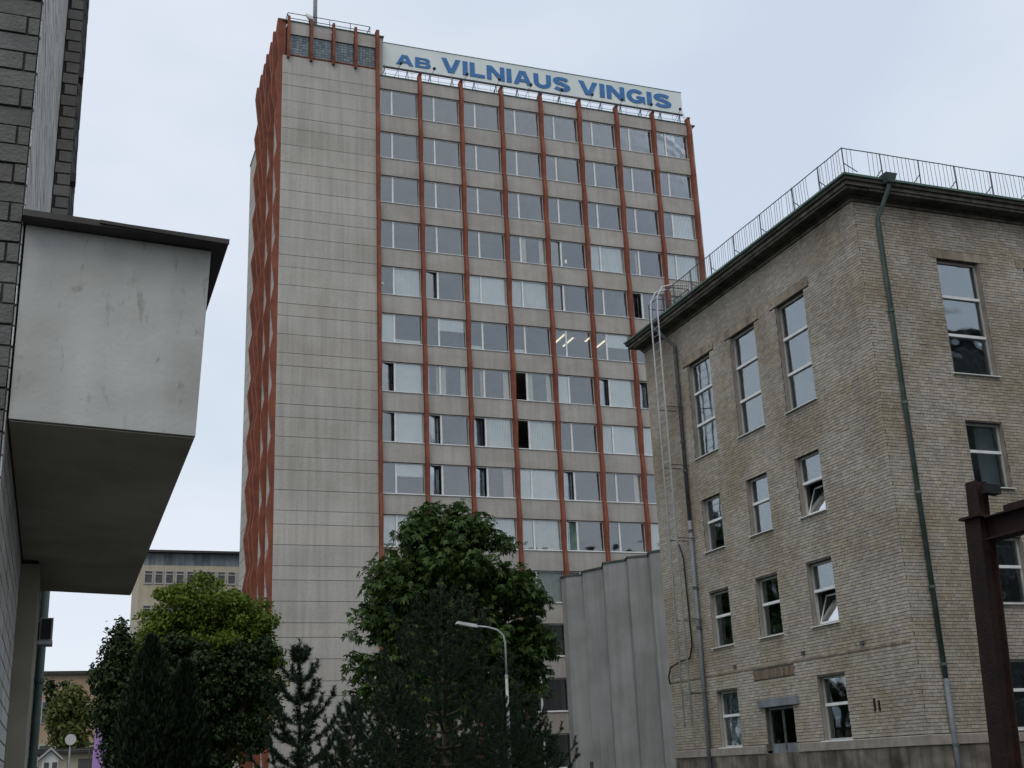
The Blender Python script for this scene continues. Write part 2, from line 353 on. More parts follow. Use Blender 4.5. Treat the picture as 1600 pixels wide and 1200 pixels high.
# top parapet of the main block + spandrels
for c in range(8):
    x0, x1 = P0+BAY*c+.128, P0+BAY*(c+1)-.128
    MB().box(x0, TY, SILL(1)+2.0, x1, TY+.25, 45.86).build('spandrel_panel', 'spandrel_concrete', tower)
    MB().box(x0-.01, TY-.06, 45.863, x1+.01, TY+.3, 45.92).build('roof_flashing', 'green_metal', tower)
    for i in range(1, 15):
        if i == 14 and c > 3: continue
        zlo = SILL(i+1)+2.0 if i < 14 else GZ
        MB().box(x0, TY+random.uniform(-.006, .006), zlo, x1, TY+.25, SILL(i)-.045).build('spandrel_panel', 'spandrel_concrete', tower)
MB().box(TR-.3, TY+.02, 45.863, TR+.4, TB, 45.93).build('roof_flashing', 'green_metal', tower)
# windows: codes per bay (left pane / right pane): . plain  B blind  h half blind  b low blind  v vertical blinds  c curtains  O open sash  X open, dark  g green  p pink
ST = {1: '.. .. .. .. .. .. .. ..', 2: '.. .. .. .. .. .. .. ..', 3: '.. .. .. .. .. .. .. .v', 4: '.. .. .. .c o. vv c. vv',
      5: '.v O. BB vv o. .. OX ..', 6: 'Bb .h b. b. LL LK .. XX', 7: 'OB cc cy Xc B. OB Oo ..', 8: 'OB O. Ov Xv .. vB BB ..',
      9: '.h O. Op BB O. .y .. ..', 10: 'vv vv vv vv g. .. BB ..', 11: '.. .. v. .v v. .. .. ..', 12: '.. .. .. .. .. .. .. ..', 13: '.. .. .. .. .. .. .. ..', 14: '.. .. .. .. .. .. .. ..'}
W0 = BAY-.26; LP = .84                         # opening width, left sash width
def quadbox(m, u0, u1, d0, d1, z0, z1): m.box(u0, d0, z0, u1, d1, z1)
fr = MB(); H = 1.97
fr.box(0, .12, 0, W0, .19, .06); fr.box(0, .12, H-.05, W0, .19, H-.002); fr.box(.001, .121, .061, .045, .189, H-.052)
fr.box(LP, .10, .061, LP+.115, .19, H-.052)
frame_me = fr.mesh('window'); frame_me.materials.append(MAT['white_frame'])
fd = MB(); fd.box(W0-.05, .115, .061, W0-.002, .195, H-.052); sidebar_me = fd.mesh('side_rail'); sidebar_me.materials.append(MAT['grey_frame'])
sill_me = MB().box(-.002, -.05, -.04, W0+.002, .12, -.002).mesh('sill'); sill_me.materials.append(MAT['white_frame'])
def pane_me(u0, u1, mt='tower_glass'):
    me = MB().box(u0, .152, .055, u1, .158, H-.045).mesh('pane'); me.materials.append(MAT[mt]); return me
lp_me = pane_me(.04, LP+.01); rp_me = pane_me(LP+.105, W0-.045)
sash_me = MB().box(0, -.004, .07, LP-.06, .004, H-.07).mesh('open_sash'); sash_me.materials.append(MAT['tower_glass'])
def folds(u0, u1, z0, z1, n, amp, d=.27):
    m = MB(); k = n*2; vs = []; fs = []
    for i in range(k+1):
        uu = u0+(u1-u0)*i/k; dd = d+(amp if i % 2 else -amp)
        vs += [(uu, dd, z0), (uu, dd, z1)]
    for i in range(k): fs.append((2*i, 2*i+2, 2*i+3, 2*i+1))
    return m.add(vs, fs)
CM = {}
def cover(kind, u0, u1, mt, z0=.06, z1=H-.05, n=6, amp=.02, nm='curtain', d=.27):
    key = (kind, round(u0, 3), round(u1, 3), mt)
    if key not in CM:
        me = folds(u0, u1, z0, z1, n, amp, d).mesh(nm); me.materials.append(MAT[mt]); CM[key] = me
    return CM[key]
def dress(win, code, u0, u1):
    L = u1-u0; a = []
    if code == 'B': a.append(cover('B', u0, u1, 'blind', n=1, amp=.002, nm='blind', d=.19))
    elif code == 'h': a.append(cover('h', u0, u1, 'blind', z0=H*.58, n=1, amp=.002, nm='blind', d=.19))
    elif code == 'b': a.append(cover('b', u0, u1, 'blind', z1=.32, n=1, amp=.002, nm='blind', d=.24))
    elif code == 'K': a.append(cover('K', u0, u1, 'blind', z0=H*.5, n=1, amp=.002, nm='blind', d=.19))
    elif code == 'v': a.append(cover('v', u0, u1, 'blind', n=max(4, int(L/.11)), amp=.028, nm='blind', d=.26))
    elif code == 'c': a += [cover('c', u0, u0+.22*L, 'curtain', n=3, amp=.03), cover('c', u1-.22*L, u1, 'curtain', n=3, amp=.03)]
    elif code == 'y': a.append(cover('y', u1-.25*L, u1, 'curtain', n=3, amp=.03))
    elif code == 'p': a.append(cover('p', u1-.4*L, u1, 'pink_curtain', n=4, amp=.02))
    elif code == 'g': a.append(cover('g', u0+.1, u1, 'green_curtain', n=4, amp=.04))
    for me in a: link(me.name.split('.')[0], me, None, win)
for i in range(1, 15):
    row = ST[i].split()
    for c in range(8):
        if i >= 11 and c > 3: 
            if not (i == 11 and c == 4): continue
        x0 = P0+BAY*c+.13
        win = link('window', frame_me, None, tower, loc=(x0, TY, SILL(i)))
        link('side_rail', sidebar_me, None, win); link('sill', sill_me, None, win)
        a, b = row[c]
        if a in 'OXgo':                       # casement hinged at its left edge, swung into the room
            if a != 'X':
                o = link('open_sash', sash_me, None, win, loc=(.05, .15, 0)); o.rotation_euler.z = math.radians(random.uniform(14, 26) if a != 'o' else 7)
        else: link('pane', lp_me, None, win)
        if a == 'g': dress(win, 'g', .05, LP)
        elif a not in 'OXoL.': dress(win, a, .05, LP)
        if b in 'oX': link('pane', rp_me, None, win)
        else:
            link('pane', rp_me, None, win)
            if b not in 'L.': dress(win, b, LP+.12, W0-.05)
        if a == 'L':                          # lit office: fluorescent tubes on its ceiling
            for (lx, ly) in ((.3, 1.2), (1.5, 1.7), (2.35, 2.3)) if c == 4 else ((.5, 1.0), (1.8, 2.2)):
                MB().box(lx, ly, SILL(0)-.6-SILL(1)-.42, lx+.10, ly+1.8, SILL(0)-.6-SILL(1)-.36).build('ceiling_light', 'tube_light', win)
        if i == 4 and c == 4: MB().box(1.15, .145, .35, 1.32, .15, .62).build('paper_notice', 'paper', win)
        if i == 5 and c == 0:
            MB().tube([(.13, .13, .75), (.13, .06, .75)], [.14, .10], 10).build('exhaust_fan', 'hut_white', win)

# roof railing, mast, dish, sign
rl = thing('roof_railing', 'low steel railing on the raised corner of the tower roof', 'railing'); settle(rl, (14.8, TY+1, zt))
ry = TY+.75
for zr in (49.75, 50.15): MB().tube([(11.85, ry, zr), (17.6, ry, zr)], .028, 6).build('rail', 'dark_rail', rl)
MB().tube([(11.85, ry, 50.15), (11.85, ry+6, 50.15)], .028, 6).build('rail', 'dark_rail', rl); MB().tube([(17.6, ry, 50.15), (17.6, ry+6, 50.15)], .028, 6).build('rail', 'dark_rail', rl)
for x in (11.85, 13.3, 14.75, 16.2, 17.6): MB().tube([(x, ry, 48.7), (x, ry, 50.15)], .025, 6).build('post', 'dark_rail', rl)
mast = thing('roof_mast', 'pale steel mast standing on the corner roof of the tower', 'mast'); settle(mast, (13.85, TY+1.4, zt))
MB().tube([(13.85, TY+1.4, 48.7), (13.85, TY+1.4, 57)], [.15, .13], 12).build('pole', 'lamp_grey', mast, True)
for zr in (49.1, 49.45, 49.8): MB().tube([(13.85, TY+1.4, zr-.06), (13.85, TY+1.4, zr+.06)], .17, 12).build('clamp_ring', 'dark_rail', mast)
for a in range(3): MB().tube([(13.85+.6*math.cos(a*2.1+.5), TY+1.4+.6*math.sin(a*2.1+.5), 48.7), (13.85, TY+1.4, 49.8)], .025, 6).build('brace', 'dark_rail', mast)
dish = thing('satellite_dish', 'small round satellite dish on the tower roof beside the mast', 'satellite dish'); settle(dish, (13.3, TY+.5, 48.9))
def lathe(prof, n=20, mtx=None):
    vs = []; fs = []
    for (rr, h) in prof:
        for k in range(n): vs.append(Vector((rr*math.cos(2*math.pi*k/n), rr*math.sin(2*math.pi*k/n), h)))
    for i in range(len(prof)-1):
        for k in range(n): fs.append((i*n+k, i*n+(k+1)%n, (i+1)*n+(k+1)%n, (i+1)*n+k))
    if mtx: vs = [mtx @ v for v in vs]
    return MB().add(vs, fs)
mt_ = Matrix.Translation((13.28, TY+.35, 49.75)) @ Matrix.Rotation(math.radians(70), 4, 'X') @ Matrix.Rotation(.5, 4, 'Y')
lathe([(.02, .12), (.2, .09), (.36, 0), (.38, 0), (.2, .12), (.02, .15)], 20, mt_).build('reflector', 'dish', dish, True)
MB().tube([(13.3, TY+.55, 48.9), (13.3, TY+.55, 49.5), (13.3, TY+.4, 49.55)], .035, 8).build('stand', 'dark_rail', dish)
MB().tube([(13.28, TY+.38, 49.3), (13.15, TY-.05, 49.4)], .02, 6).build('feed_arm', 'dark_rail', dish)

sg = thing('roof_sign', 'long white rooftop sign reading AB VILNIAUS VINGIS in blue capitals', 'sign'); settle(sg, (30, TY+.8, 45.8))
SY = TY+.62
MB().box(18.22, SY, 47.12, 41.95, SY+.16, 48.97).build('sign_board', 'sign_white', sg)
for k in range(1, 8): pass
MB().box(18.2, SY+.02, 47.03, 41.97, SY+.14, 47.11).build('bottom_rail', 'dark_rail', sg)
MB().box(18.2, SY-.03, 48.98, 41.97, SY+.19, 49.01).build('top_trim', 'green_metal', sg)
for k in range(15):
    x = 18.6+k*1.65
    for q0, q1 in (((x, SY+.08, 47.05), (x-.3, SY-.15, 45.75)), ((x, SY+.08, 47.05), (x+.25, SY+.4, 45.75)), ((x, SY+.1, 47.05), (x, SY+1.6, 45.75))): MB().tube([q0, q1], .026, 5).build('strut', 'dark_rail', sg)
def letter(ch):
    if ch == 'A': return 1.15, [[(0,0),(.38,1),(.77,1),(1.15,0),(.85,0),(.785,.2),(.365,.2),(.3,0)], [(.44,.4),(.71,.4),(.575,.8)]]
    if ch == 'V': return 1.15, [[(0,1),(.3,1),(.575,.3),(.85,1),(1.15,1),(.76,0),(.39,0)]]
    if ch == 'I': return .3, [[(0,0),(.3,0),(.3,1),(0,1)]]
    if ch == 'L': return .92, [[(0,0),(.92,0),(.92,.23),(.3,.23),(.3,1),(0,1)]]
    if ch == 'N': return 1.1, [[(0,0),(.28,0),(.28,.62),(.8,0),(1.1,0),(1.1,1),(.82,1),(.82,.4),(.32,1),(0,1)]]
    if ch == 'U': return 1.1, [[(0,1)]+arcpts(.55,.4,.55,.42,180,360)+[(1.1,1),(.8,1)]+arcpts(.55,.42,.25,.2,360,180)+[(.3,1)]]
    if ch == 'B': return 1.05, [[(0,0),(.65,0)]+arcpts(.7,.29,.35,.29,-90,60,8)+arcpts(.68,.76,.32,.24,-40,90,8)+[(0,1)], [(.3,.2),(.3,.42),(.66,.42)]+arcpts(.66,.31,.1,.11,90,-90,6), [(.3,.6),(.3,.81),(.64,.81)]+arcpts(.64,.705,.09,.105,90,-90,6)]
    if ch == 'S':
        cl = arcpts(.55,.72,.4,.18,20,270,16)+arcpts(.55,.29,.42,.19,85,-160,16)[1:]
        h = .115; Lp = []; Rp = []
        for i in range(len(cl)):
            a = Vector(cl[max(i-1,0)]); b = Vector(cl[min(i+1,len(cl)-1)]); d = (b-a).normalized(); nn = Vector((-d.y, d.x)); c = Vector(cl[i])
            hh = h*(1+.28*abs(d.y))
            Lp.append(tuple(c+nn*hh)); Rp.append(tuple(c-nn*hh))
        return 1.1, [Lp+Rp[::-1]]
    if ch == 'G':
        o = arcpts(.58,.5,.58,.52,40,318,24); i_ = arcpts(.58,.5,.28,.28,312,42,20)
        return 1.15, [o+[(1.05,.0),(1.15,.0),(1.15,.54),(.62,.54),(.62,.35),(.86,.35),(.85,.30)]+i_]
def put_text(txt, x0, x1, zb, cap):
    ws = [letter(c)[0] for c in txt]; gap = .13
    sc = (x1-x0)/(sum(ws)+gap*(len(txt)-1)); x = x0
    for ch in txt:
        wd, loops = letter(ch)
        cu = bpy.data.curves.new('letter', 'CURVE'); cu.dimensions = '2D'; cu.fill_mode = 'BOTH'; cu.extrude = .02
        for lp in loops:
            sp = cu.splines.new('POLY'); sp.points.add(len(lp)-1); sp.use_cyclic_u = True
            for p_, (a, b) in zip(sp.points, lp): p_.co = (x+a*sc, b*cap, 0, 1)
        tmp = bpy.data.objects.new('tmp', cu); COL.objects.link(tmp)
        dg = bpy.context.evaluated_depsgraph_get(); me = bpy.data.meshes.new_from_object(tmp.evaluated_get(dg))
        bpy.data.objects.remove(tmp); bpy.data.curves.remove(cu)
        me.transform(Matrix.Translation((0, SY-.025, zb)) @ Matrix.Rotation(math.radians(90), 4, 'X')); me.materials.clear(); me.name = 'letter'
        link('letter', me, 'sign_blue', sg); x += (wd+gap)*sc
put_text('AB', 19.42, 21.95, 47.42, .80)
put_text('VILNIAUS', 22.75, 32.65, 47.40, 1.14)
put_text('VINGIS', 33.35, 41.0, 47.43, 1.14)
for k in range(10):
    x = 19.54+k*2.41
    lt = thing('sign_lamp', 'dark floodlight on thin arm below %s of roof sign' % ('A of AB', 'gap after AB', 'L of the middle word', 'first N', 'second A', 'middle S', 'last V', 'last N', 'gap before the last S', 'blank right end')[k], 'floodlight', group='floodlights along the rooftop sign')
    settle(lt, (x, TY+.1, 45.9))
    MB().tube([(x-.42, TY+.15, 45.92), (x-.06, TY-.38, 46.78)], .018, 5).build('arm', 'dark_rail', lt)
    MB().tube([(x-.07, TY-.40, 46.76), (x-.05, TY-.36, 46.84), (x-.02, TY-.30, 46.92)], [.05, .10, .12], 10).build('lamp_head', 'black_rubber', lt)
er = thing('roof_edge_railing', 'thin steel railing along the main roof edge beneath the big sign', 'railing'); settle(er, (30, TY+.3, 45.9))
for zr in (46.25, 46.6): MB().tube([(18.2, TY+.22, zr), (42, TY+.22, zr)], .016, 5).build('rail', 'steel_rail', er)
for k in range(25): MB().tube([(18.5+k*.97, TY+.22, 45.9), (18.5+k*.97, TY+.22, 46.95)], .014, 5).build('post', 'steel_rail', er)

# ================================================================== CONNECTING BLOCK with pleated wall
cb = thing('link_building', 'windowless grey rendered block with pleated wall between tower and brick building', 'building'); settle(cb, (34, 58, GZ))
zc = 11.45
pl = [(29.56, 70.18), (29.58, 69.5), (30.42, 68.75), (29.98, 67.75), (30.58, 66.1), (29.98, 64.65), (30.85, 63.4), (30.58, 62.55), (31.55, 61.9), (31.1, 60.75), (31.95, 59.6), (31.5, 58.4), (32.3, 57.2), (31.9, 56), (32.7, 54.8)]
for a, b in zip(pl[:-1], pl[1:]):
    MB().prism([a, b, (b[0]+.35, b[1]), (a[0]+.35, a[1])], GZ, zc).build('wall_panel', 'grey_render', cb)
    MB().prism([(a[0]-.07, a[1]), (b[0]-.07, b[1]), (b[0]+.4, b[1]), (a[0]+.4, a[1])], zc+.003, zc+.11).build('coping', 'roof_metal', cb)
MB().prism([(32.7, 54.8), (46, 54.8), (46, 70.0), (30.5, 70.0)], zc-.4, zc-.05).build('roof', 'roof_metal', cb)
MB().box(32.7, 54.4, GZ, 46, 54.75, zc).build('end_wall', 'grey_render', cb)
v = MB().box(30.02, 68.2, -.35, 30.12, 68.5, .35); v.v = [((x-30.02)+30.06+(y-68.2)*.0, y, z_) for x, y, z_ in v.v]; v.build('vent', 'dark_frame', cb)

# ================================================================== BRICK BUILDING on the right
XR, YR, XE, YE, ZW = 22.9, 28.75, 41.0, 43.75, 16.92
bb = thing('brick_building', 'four-storey pale brick building with dark cornice and roof railing, on the right', 'building'); settle(bb, (32, 36, GZ))
bb_w = {}
def fmap(face):
    if face == 'L': return lambda u0, d0, z0, u1, d1, z1: (XR+d0, u0, z0, XR+d1, u1, z1)
    return lambda u0, d0, z0, u1, d1, z1: (u0, YR+d0, z0, u1, YR+d1, z1)
OPL = []                                       # openings (u0,u1,z0,z1) on the left face, u = Y
for k, y in enumerate((31.9, 35.1, 38.4)):
    OPL.append((y, y+1.75, 11.27, 15.15, 'tall', k))
    OPL.append((y+.22, y+1.62, 7.6, 9.62, 'mid', k)); OPL.append((y+.26, y+1.68, 4.04, 6.05, 'low', k))
    if k != 1: OPL.append((y+.32, y+1.8, .5, 2.46, 'ground', k))
OPL.append((35.25, 37.0, -.6, 1.70, 'door', 1))
OPF = []
for k in range(4):
    x = 25.9+3.57*k
    OPF += [(x, x+1.7, 11.35, 15.28, 'tall', k), (x+.1, x+1.52, 7.7, 9.78, 'mid', k), (x+.1, x+1.52, 4.15, 6.17, 'low', k), (x+.1, x+1.55, .55, 2.53, 'ground', k)]
def backing(face, u0, u1, z0, z1, ops, mt):
    us = sorted({u0, u1, *[o[0] for o in ops], *[o[1] for o in ops]}); f = fmap(face); m = MB()
    for a, b in zip(us[:-1], us[1:]):
        zs = [z0]
        for o in sorted([o for o in ops if o[0] <= a+1e-6 and o[1] >= b-1e-6], key=lambda o: o[2]):
            if o[2] > zs[-1]: m.box(*f(a, 0, zs[-1], b, .45, o[2]))
            zs.append(o[3])
        m.box(*f(a, 0, zs[-1], b, .45, z1))
    return m.build('wall', mt, bb)
wallL = backing('L', YR, YE, .3, ZW, OPL, 'mortar'); wallF = backing('F', XR+.452, XE, .3, ZW, OPF, 'mortar')
LINT = [(y-.33, y+1.75+.66-.3, 15.17, 15.50) for y in (31.9, 35.1, 38.4)]
LINF = [(25.9+3.57*k-.3, 25.9+3.57*k+2.1, 15.30, 15.6) for k in range(4)]
PATCH = (34.95, 37.5, 2.66, 2.98)
def courses(face, u0, u1, z0, z1, holes, ch=.1, bl=.26, gap=.016, proud=.014):
    """English bond, header and stretcher courses in turn, cut round the openings"""
    f = fmap(face); A = []; nrow = int(round((z1-z0)/ch))
    for rI in range(nrow):
        za = z0+rI*ch+gap/2; zb = za+ch-gap
        L = bl/2 if rI % 2 else bl; off = 0 if rI % 4 < 2 else L/2
        ivs = [(u0, u1)]
        for h in holes:
            if h[2] < zb-.02 and h[3] > za+.02:
                n2 = []
                for a, b in ivs:
                    if h[0] > a: n2.append((a, min(b, h[0])))
                    if h[1] < b: n2.append((max(a, h[1]), b))
                ivs = [q for q in n2 if q[1]-q[0] > .03]
        for a, b in ivs:
            k = math.floor((a-u0-off)/L)
            while True:
                s0 = max(a, u0+off+k*L)+.005; s1 = min(b, u0+off+(k+1)*L)-.005; k += 1
                if u0+off+(k-1)*L >= b: break
                if s1-s0 < .025: continue
                p = proud+random.uniform(-.006, .006)
                if random.random() < .012: p = .003
                dz = random.uniform(-.003, .003)
                A.append(f(s0, -p, za+dz, s1, .045-p, zb+dz))
    return np.array(A)
AL = courses('L', YR-.006, YE, .52, ZW, [o[:4] for o in OPL]+LINT+[PATCH]); AF = courses('F', XR-.006, XE, .52, ZW, [o[:4] for o in OPF]+LINF)
# keep corner bricks from crossing: the front wall's first brick starts behind the left wall's face
AF = AF[AF[:, 3] > XR+.06]; AF[:, 0] = np.maximum(AF[:, 0], XR+.0405)
AL[AL[:, 1] < YR+.02, 1] = YR-.013
def nearest(A, lo, hi, n):                     # the bricks that show largest: nearest ones in view
    c = (A[:, :3]+A[:, 3:])/2; d = np.linalg.norm(c, axis=1)+((c[:, 2] < lo) | (c[:, 2] > hi))*1e3
    s = np.sort(np.argsort(d)[:n]); mk = np.zeros(len(A), bool); mk[s] = True; return A[mk], A[~mk]
BR = {}
def single_bricks(A, wall, mt):
    for b in A:
        size = tuple(np.round(b[3:]-b[:3], 3)); key = (size, mt)
        if key not in BR:
            h = np.array(size)/2; BR[key] = MB().box(*(-h), *h).mesh('brick'); BR[key].materials.append(MAT[mt])
        link('brick', BR[key], None, wall, loc=tuple((b[:3]+b[3:])/2))
a1, a2 = nearest(AL, .55, 3.5, 150); single_bricks(a1, wallL, 'brick'); MB().boxes(a2).build('brickwork', 'brick', wallL)['kind'] = 'stuff'
a1, a2 = nearest(AF[AF[:, 0] < 29.5], .55, 3.5, 150); keep = {tuple(x) for x in a1}
rest = np.array([x for x in AF if tuple(x) not in keep]); single_bricks(a1, wallF, 'brick'); MB().boxes(rest).build('brickwork', 'brick', wallF)['kind'] = 'stuff'
A = []
nb = 19; du = (PATCH[1]-PATCH[0])/nb
for k in range(nb): A.append((XR-.014-random.uniform(0, .012), PATCH[0]+k*du+.008, PATCH[2]+.01, XR+.03, PATCH[0]+(k+1)*du-.008, PATCH[3]-.01))
for b in A: MB().box(*b).build('red_brick', 'red_brick', wallL)
# inner floors, rear walls, roof
m = MB(); m.box(XE-.4, YR+.5, GZ, XE, YE, ZW); m.box(XR+.5, YE-.4, GZ, XE-.4, YE, ZW); m.box(XR+3.6, YR+3.6, GZ, XR+3.8, YE-.4, ZW); m.box(XR+3.8, YR+3.6, GZ, XE-.4, YR+3.8, ZW)
for zf in (-.3, 3.3, 6.9, 10.5): m.box(XR+.46, YR+.46, zf-.25, XE-.4, YE-.4, zf)
m.build('inner_wall', 'dark_room', bb)
# plinth and ledge
m = MB(); m.box(XR-.06, YR-.06, GZ, XR+.4, YE, .22); m.box(XR+.402, YR-.06, GZ, XE, YR+.4, .22); pln = m.build('plinth', 'plinth', bb)
def ledge(face, segs):
    for a, b in segs:
        if face == 'L': vs = [(XR-.11, a), (XR-.11, b), (XR-.02, b), (XR-.02, a)]; m = MB().hexa([(XR-.10, a, .222), (XR+.05, a, .222), (XR+.05, b, .222), (XR-.10, b, .222)], [(XR-.10, a, .47), (XR+.05, a, .515), (XR+.05, b, .515), (XR-.10, b, .47)])
        else: m = MB().hexa([(a, YR-.10, .222), (b, YR-.10, .222), (b, YR+.05, .222), (a, YR+.05, .222)], [(a, YR-.10, .47), (b, YR-.10, .47), (b, YR+.05, .515), (a, YR+.05, .515)])
        m.build('plinth_ledge', 'ledge', bb)
ledge('L', [(YR-.10, 35.1), (37.15, 40.4), (40.45, YE)]); ledge('F', [(XR+.055, 26.5), (26.55, 33), (33.05, XE)])
m = MB().box(XR-.035, 28.9, 3.06, XR+.02, YE, 3.12); m.build('string_course', 'old_concrete', bb)
for y, zz_ in ((34.2, 3.3), (31.0, 3.28), (38.6, 3.25)): MB().box(XR-.07, y, zz_-.06, XR+.02, y+.16, zz_+.05).build('iron_anchor', 'dark_frame', bb)
for q in (0, .22): MB().box(XR-.04, 30.85-q, 1.25, XR+.02, 30.93-q, 1.62-q*.3).build('rust_bracket', 'rust', bb)
# lintels
for a in LINT: MB().box(XR-.035, a[0], a[2], XR+.2, a[1], a[3]).build('lintel', 'old_concrete', bb)
for a in LINF: MB().box(a[0], YR-.035, a[2], a[1], YR+.2, a[3]).build('lintel', 'old_concrete', bb)
for a in LINT:
    for y in (a[0]+.2, a[1]-.22): MB().box(XR-.04, y, a[2]+.12, XR-.03, y+.07, a[2]+.19).build('bolt_hole', 'dark_frame', bb)
# windows
def bwin(face, o, k):
    u0, u1, z0, z1, kind, _ = o; f = fmap(face); H_ = z1-z0
    bars = [z0+H_*t for t in {'tall': (.345, .68), 'mid': (.56,), 'low': (.56,), 'ground': (.56,)}[kind]]
    m = MB(); t = .07; d0, d1 = .16, .25
    m.box(*f(u0, d0, z0, u0+t, d1, z1)); m.box(*f(u1-t, d0, z0, u1, d1, z1)); m.box(*f(u0+t, d0, z1-t, u1-t, d1, z1)); m.box(*f(u0+t, d0, z0, u1-t, d1, z0+t))
    win = m.build('window', 'grey_frame', bb)
    for zb in bars: MB().box(*f(u0+t+.002, d0-.03, zb-.045, u1-t-.002, d1, zb+.045)).build('transom', 'white_frame', win)
    MB().box(*f(u1-.02, .01, z0, u1-.002, d0-.002, z1-.002)).build('reveal', 'ledge', win); MB().box(*f(u0+.002, .01, z0, u0+.02, d0-.002, z1-.002)).build('reveal', 'ledge', win)
    MB().box(*f(u0-.06, -.10, z0-.03, u1+.06, d0, z0-.004 if kind != 'ground' else z0+.012)).build('sill', 'white_frame', win)
    ed = [z0+t]+[q for zb in bars for q in (zb-.045, zb+.045)]+[z1-t]
    opened = (face == 'L' and k == 0 and kind in ('mid', 'low'))
    for i in range(0, len(ed), 2):
        if opened and i == 0:                    # bottom-hung sash tilted in at the top
            a, b = ed[i], ed[i+1]; m = MB()
            P = lambda u_, d_, z_: Vector((XR+d_, u_, z_))
            tl = .36
            def slab(ua, ub, ta, tb, th, mm):
                q = []
                for dd in (0, th):
                    for (uu, tt) in ((ua, ta), (ub, ta), (ub, tb), (ua, tb)): q.append(P(uu, .2+tt*tl+dd, a+(b-a)*tt*.94))
                mm.add(q, [(0,1,2,3),(7,6,5,4),(0,4,5,1),(1,5,6,2),(2,6,7,3),(3,7,4,0)])
            ua, ub = u0+t+.01, u1-t-.01
            for g in ((ua, ub, 0, .07), (ua, ub, .93, 1), (ua, ua+.07, .07, .93), (ub-.07, ub, .07, .93)): slab(*g, .05, m)
            m.build('tilted_sash', 'white_frame', win)
            m2 = MB(); slab(ua+.06, ub-.06, .06, .94, .01, m2); m2.build('pane', 'glass', win)
        else: MB().box(*f(u0+t-.01, .2, ed[i]-.01, u1-t+.01, .206, ed[i+1]+.01)).build('pane', 'glass', win)
    if face == 'F' and kind in ('mid',) or (face == 'L' and kind == 'ground' and k == 2) :
        n = 8; m = MB(); vs = []; fs = []
        for i in range(2*n+1):
            uu = u0+.75*(u1-u0)*0+.45*(u1-u0)+(u1-u0)*.5*i/(2*n); dd = .42+(.03 if i % 2 else -.03)
            for zz_ in (z0, z1): b = f(uu, dd, zz_, uu, dd, zz_); vs.append((b[0], b[1], b[2]))
        for i in range(2*n): fs.append((2*i, 2*i+2, 2*i+3, 2*i+1))
        m.add(vs, fs).build('curtain', 'blind', win)
for o in OPL:
    if o[4] != 'door': bwin('L', o, o[5])
for o in OPF: bwin('F', o, o[5])
# door
dr = MB().box(XR+.12, 35.26, -.6, XR+.2, 35.33, 1.695).box(XR+.12, 36.92, -.6, XR+.2, 36.99, 1.695).box(XR+.12, 35.332, 1.62, XR+.2, 36.918, 1.695).build('door', 'blue_pipe', bb)
for y in (35.34, 36.135):
    MB().box(XR+.13, y, -.58, XR+.18, y+.77, .52).build('door_panel', 'blue_pipe', dr)
    MB().box(XR+.145, y+.05, .55, XR+.152, y+.72, 1.58).build('pane', 'dark_reflection_glass', dr)
    m = MB(); m.box(XR+.13, y, .522, XR+.18, y+.05, 1.61); m.box(XR+.13, y+.72, .522, XR+.18, y+.77, 1.61); m.build('door_frame', 'dark_frame', dr)
MB().tube([(XR+.10, 36.08, .3), (XR+.10, 36.08, .5)], .02, 6).build('handle', 'dark_frame', dr)
MB().box(XR-.12, 34.85, 1.72, XR+.05, 37.3, 1.98).build('door_lintel', 'blue_pipe', bb)
for k in range(5): MB().box(XR-.4-.3*k, 34.9, GZ, XR-.062-.3*k, 37.4, -.62-.19*k-.01*k).build('step', 'ledge', bb)
# cornice: frieze, soffit slabs, fascia, gutter
def ring(e0, e1, z0, z1, name, mt):
    a0, a1 = e0, e1                               # from outer offset e1 inward to e0 (offsets outward are positive)
    m = MB(); m.box(XR-a1, YR-a1, z0, XR-a0, YE+a1*.8, z1); m.box(XR-a0+.001, YR-a1, z0, XE+.3, YR-a0, z1)
    m.box(XR-a0+.001, YE+a0*.8, z0, XE+.3, YE+a1*.8, z1)
    return m.build(name, mt, bb)
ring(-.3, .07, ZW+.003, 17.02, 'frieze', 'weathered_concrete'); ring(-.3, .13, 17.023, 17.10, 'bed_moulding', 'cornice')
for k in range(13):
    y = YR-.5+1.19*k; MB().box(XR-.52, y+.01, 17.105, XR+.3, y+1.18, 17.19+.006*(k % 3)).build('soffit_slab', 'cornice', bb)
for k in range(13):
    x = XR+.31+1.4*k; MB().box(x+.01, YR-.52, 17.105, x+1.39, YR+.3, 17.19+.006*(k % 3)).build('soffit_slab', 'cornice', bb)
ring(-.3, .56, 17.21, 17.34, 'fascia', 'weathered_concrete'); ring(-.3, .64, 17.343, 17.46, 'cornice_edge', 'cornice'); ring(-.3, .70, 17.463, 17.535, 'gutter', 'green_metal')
m = MB(); m.hexa([(XR-.66, YR-.66, 17.537), (XE+.3, YR-.66, 17.537), (XE+.3, YE+.5, 17.537), (XR-.66, YE+.5, 17.537)], [(XR+3, YR+3, 18.0), (XE+.3, YR+3, 18.0), (XE+.3, YE-3, 18.0), (XR+3, YE-3, 18.0)])
m.build('roof', 'roof_metal', bb)
MB().box(29.1, YR+.3, 17.55, 30.6, YR+2.2, 18.0).build('roof_hatch', 'blue_pipe', bb)
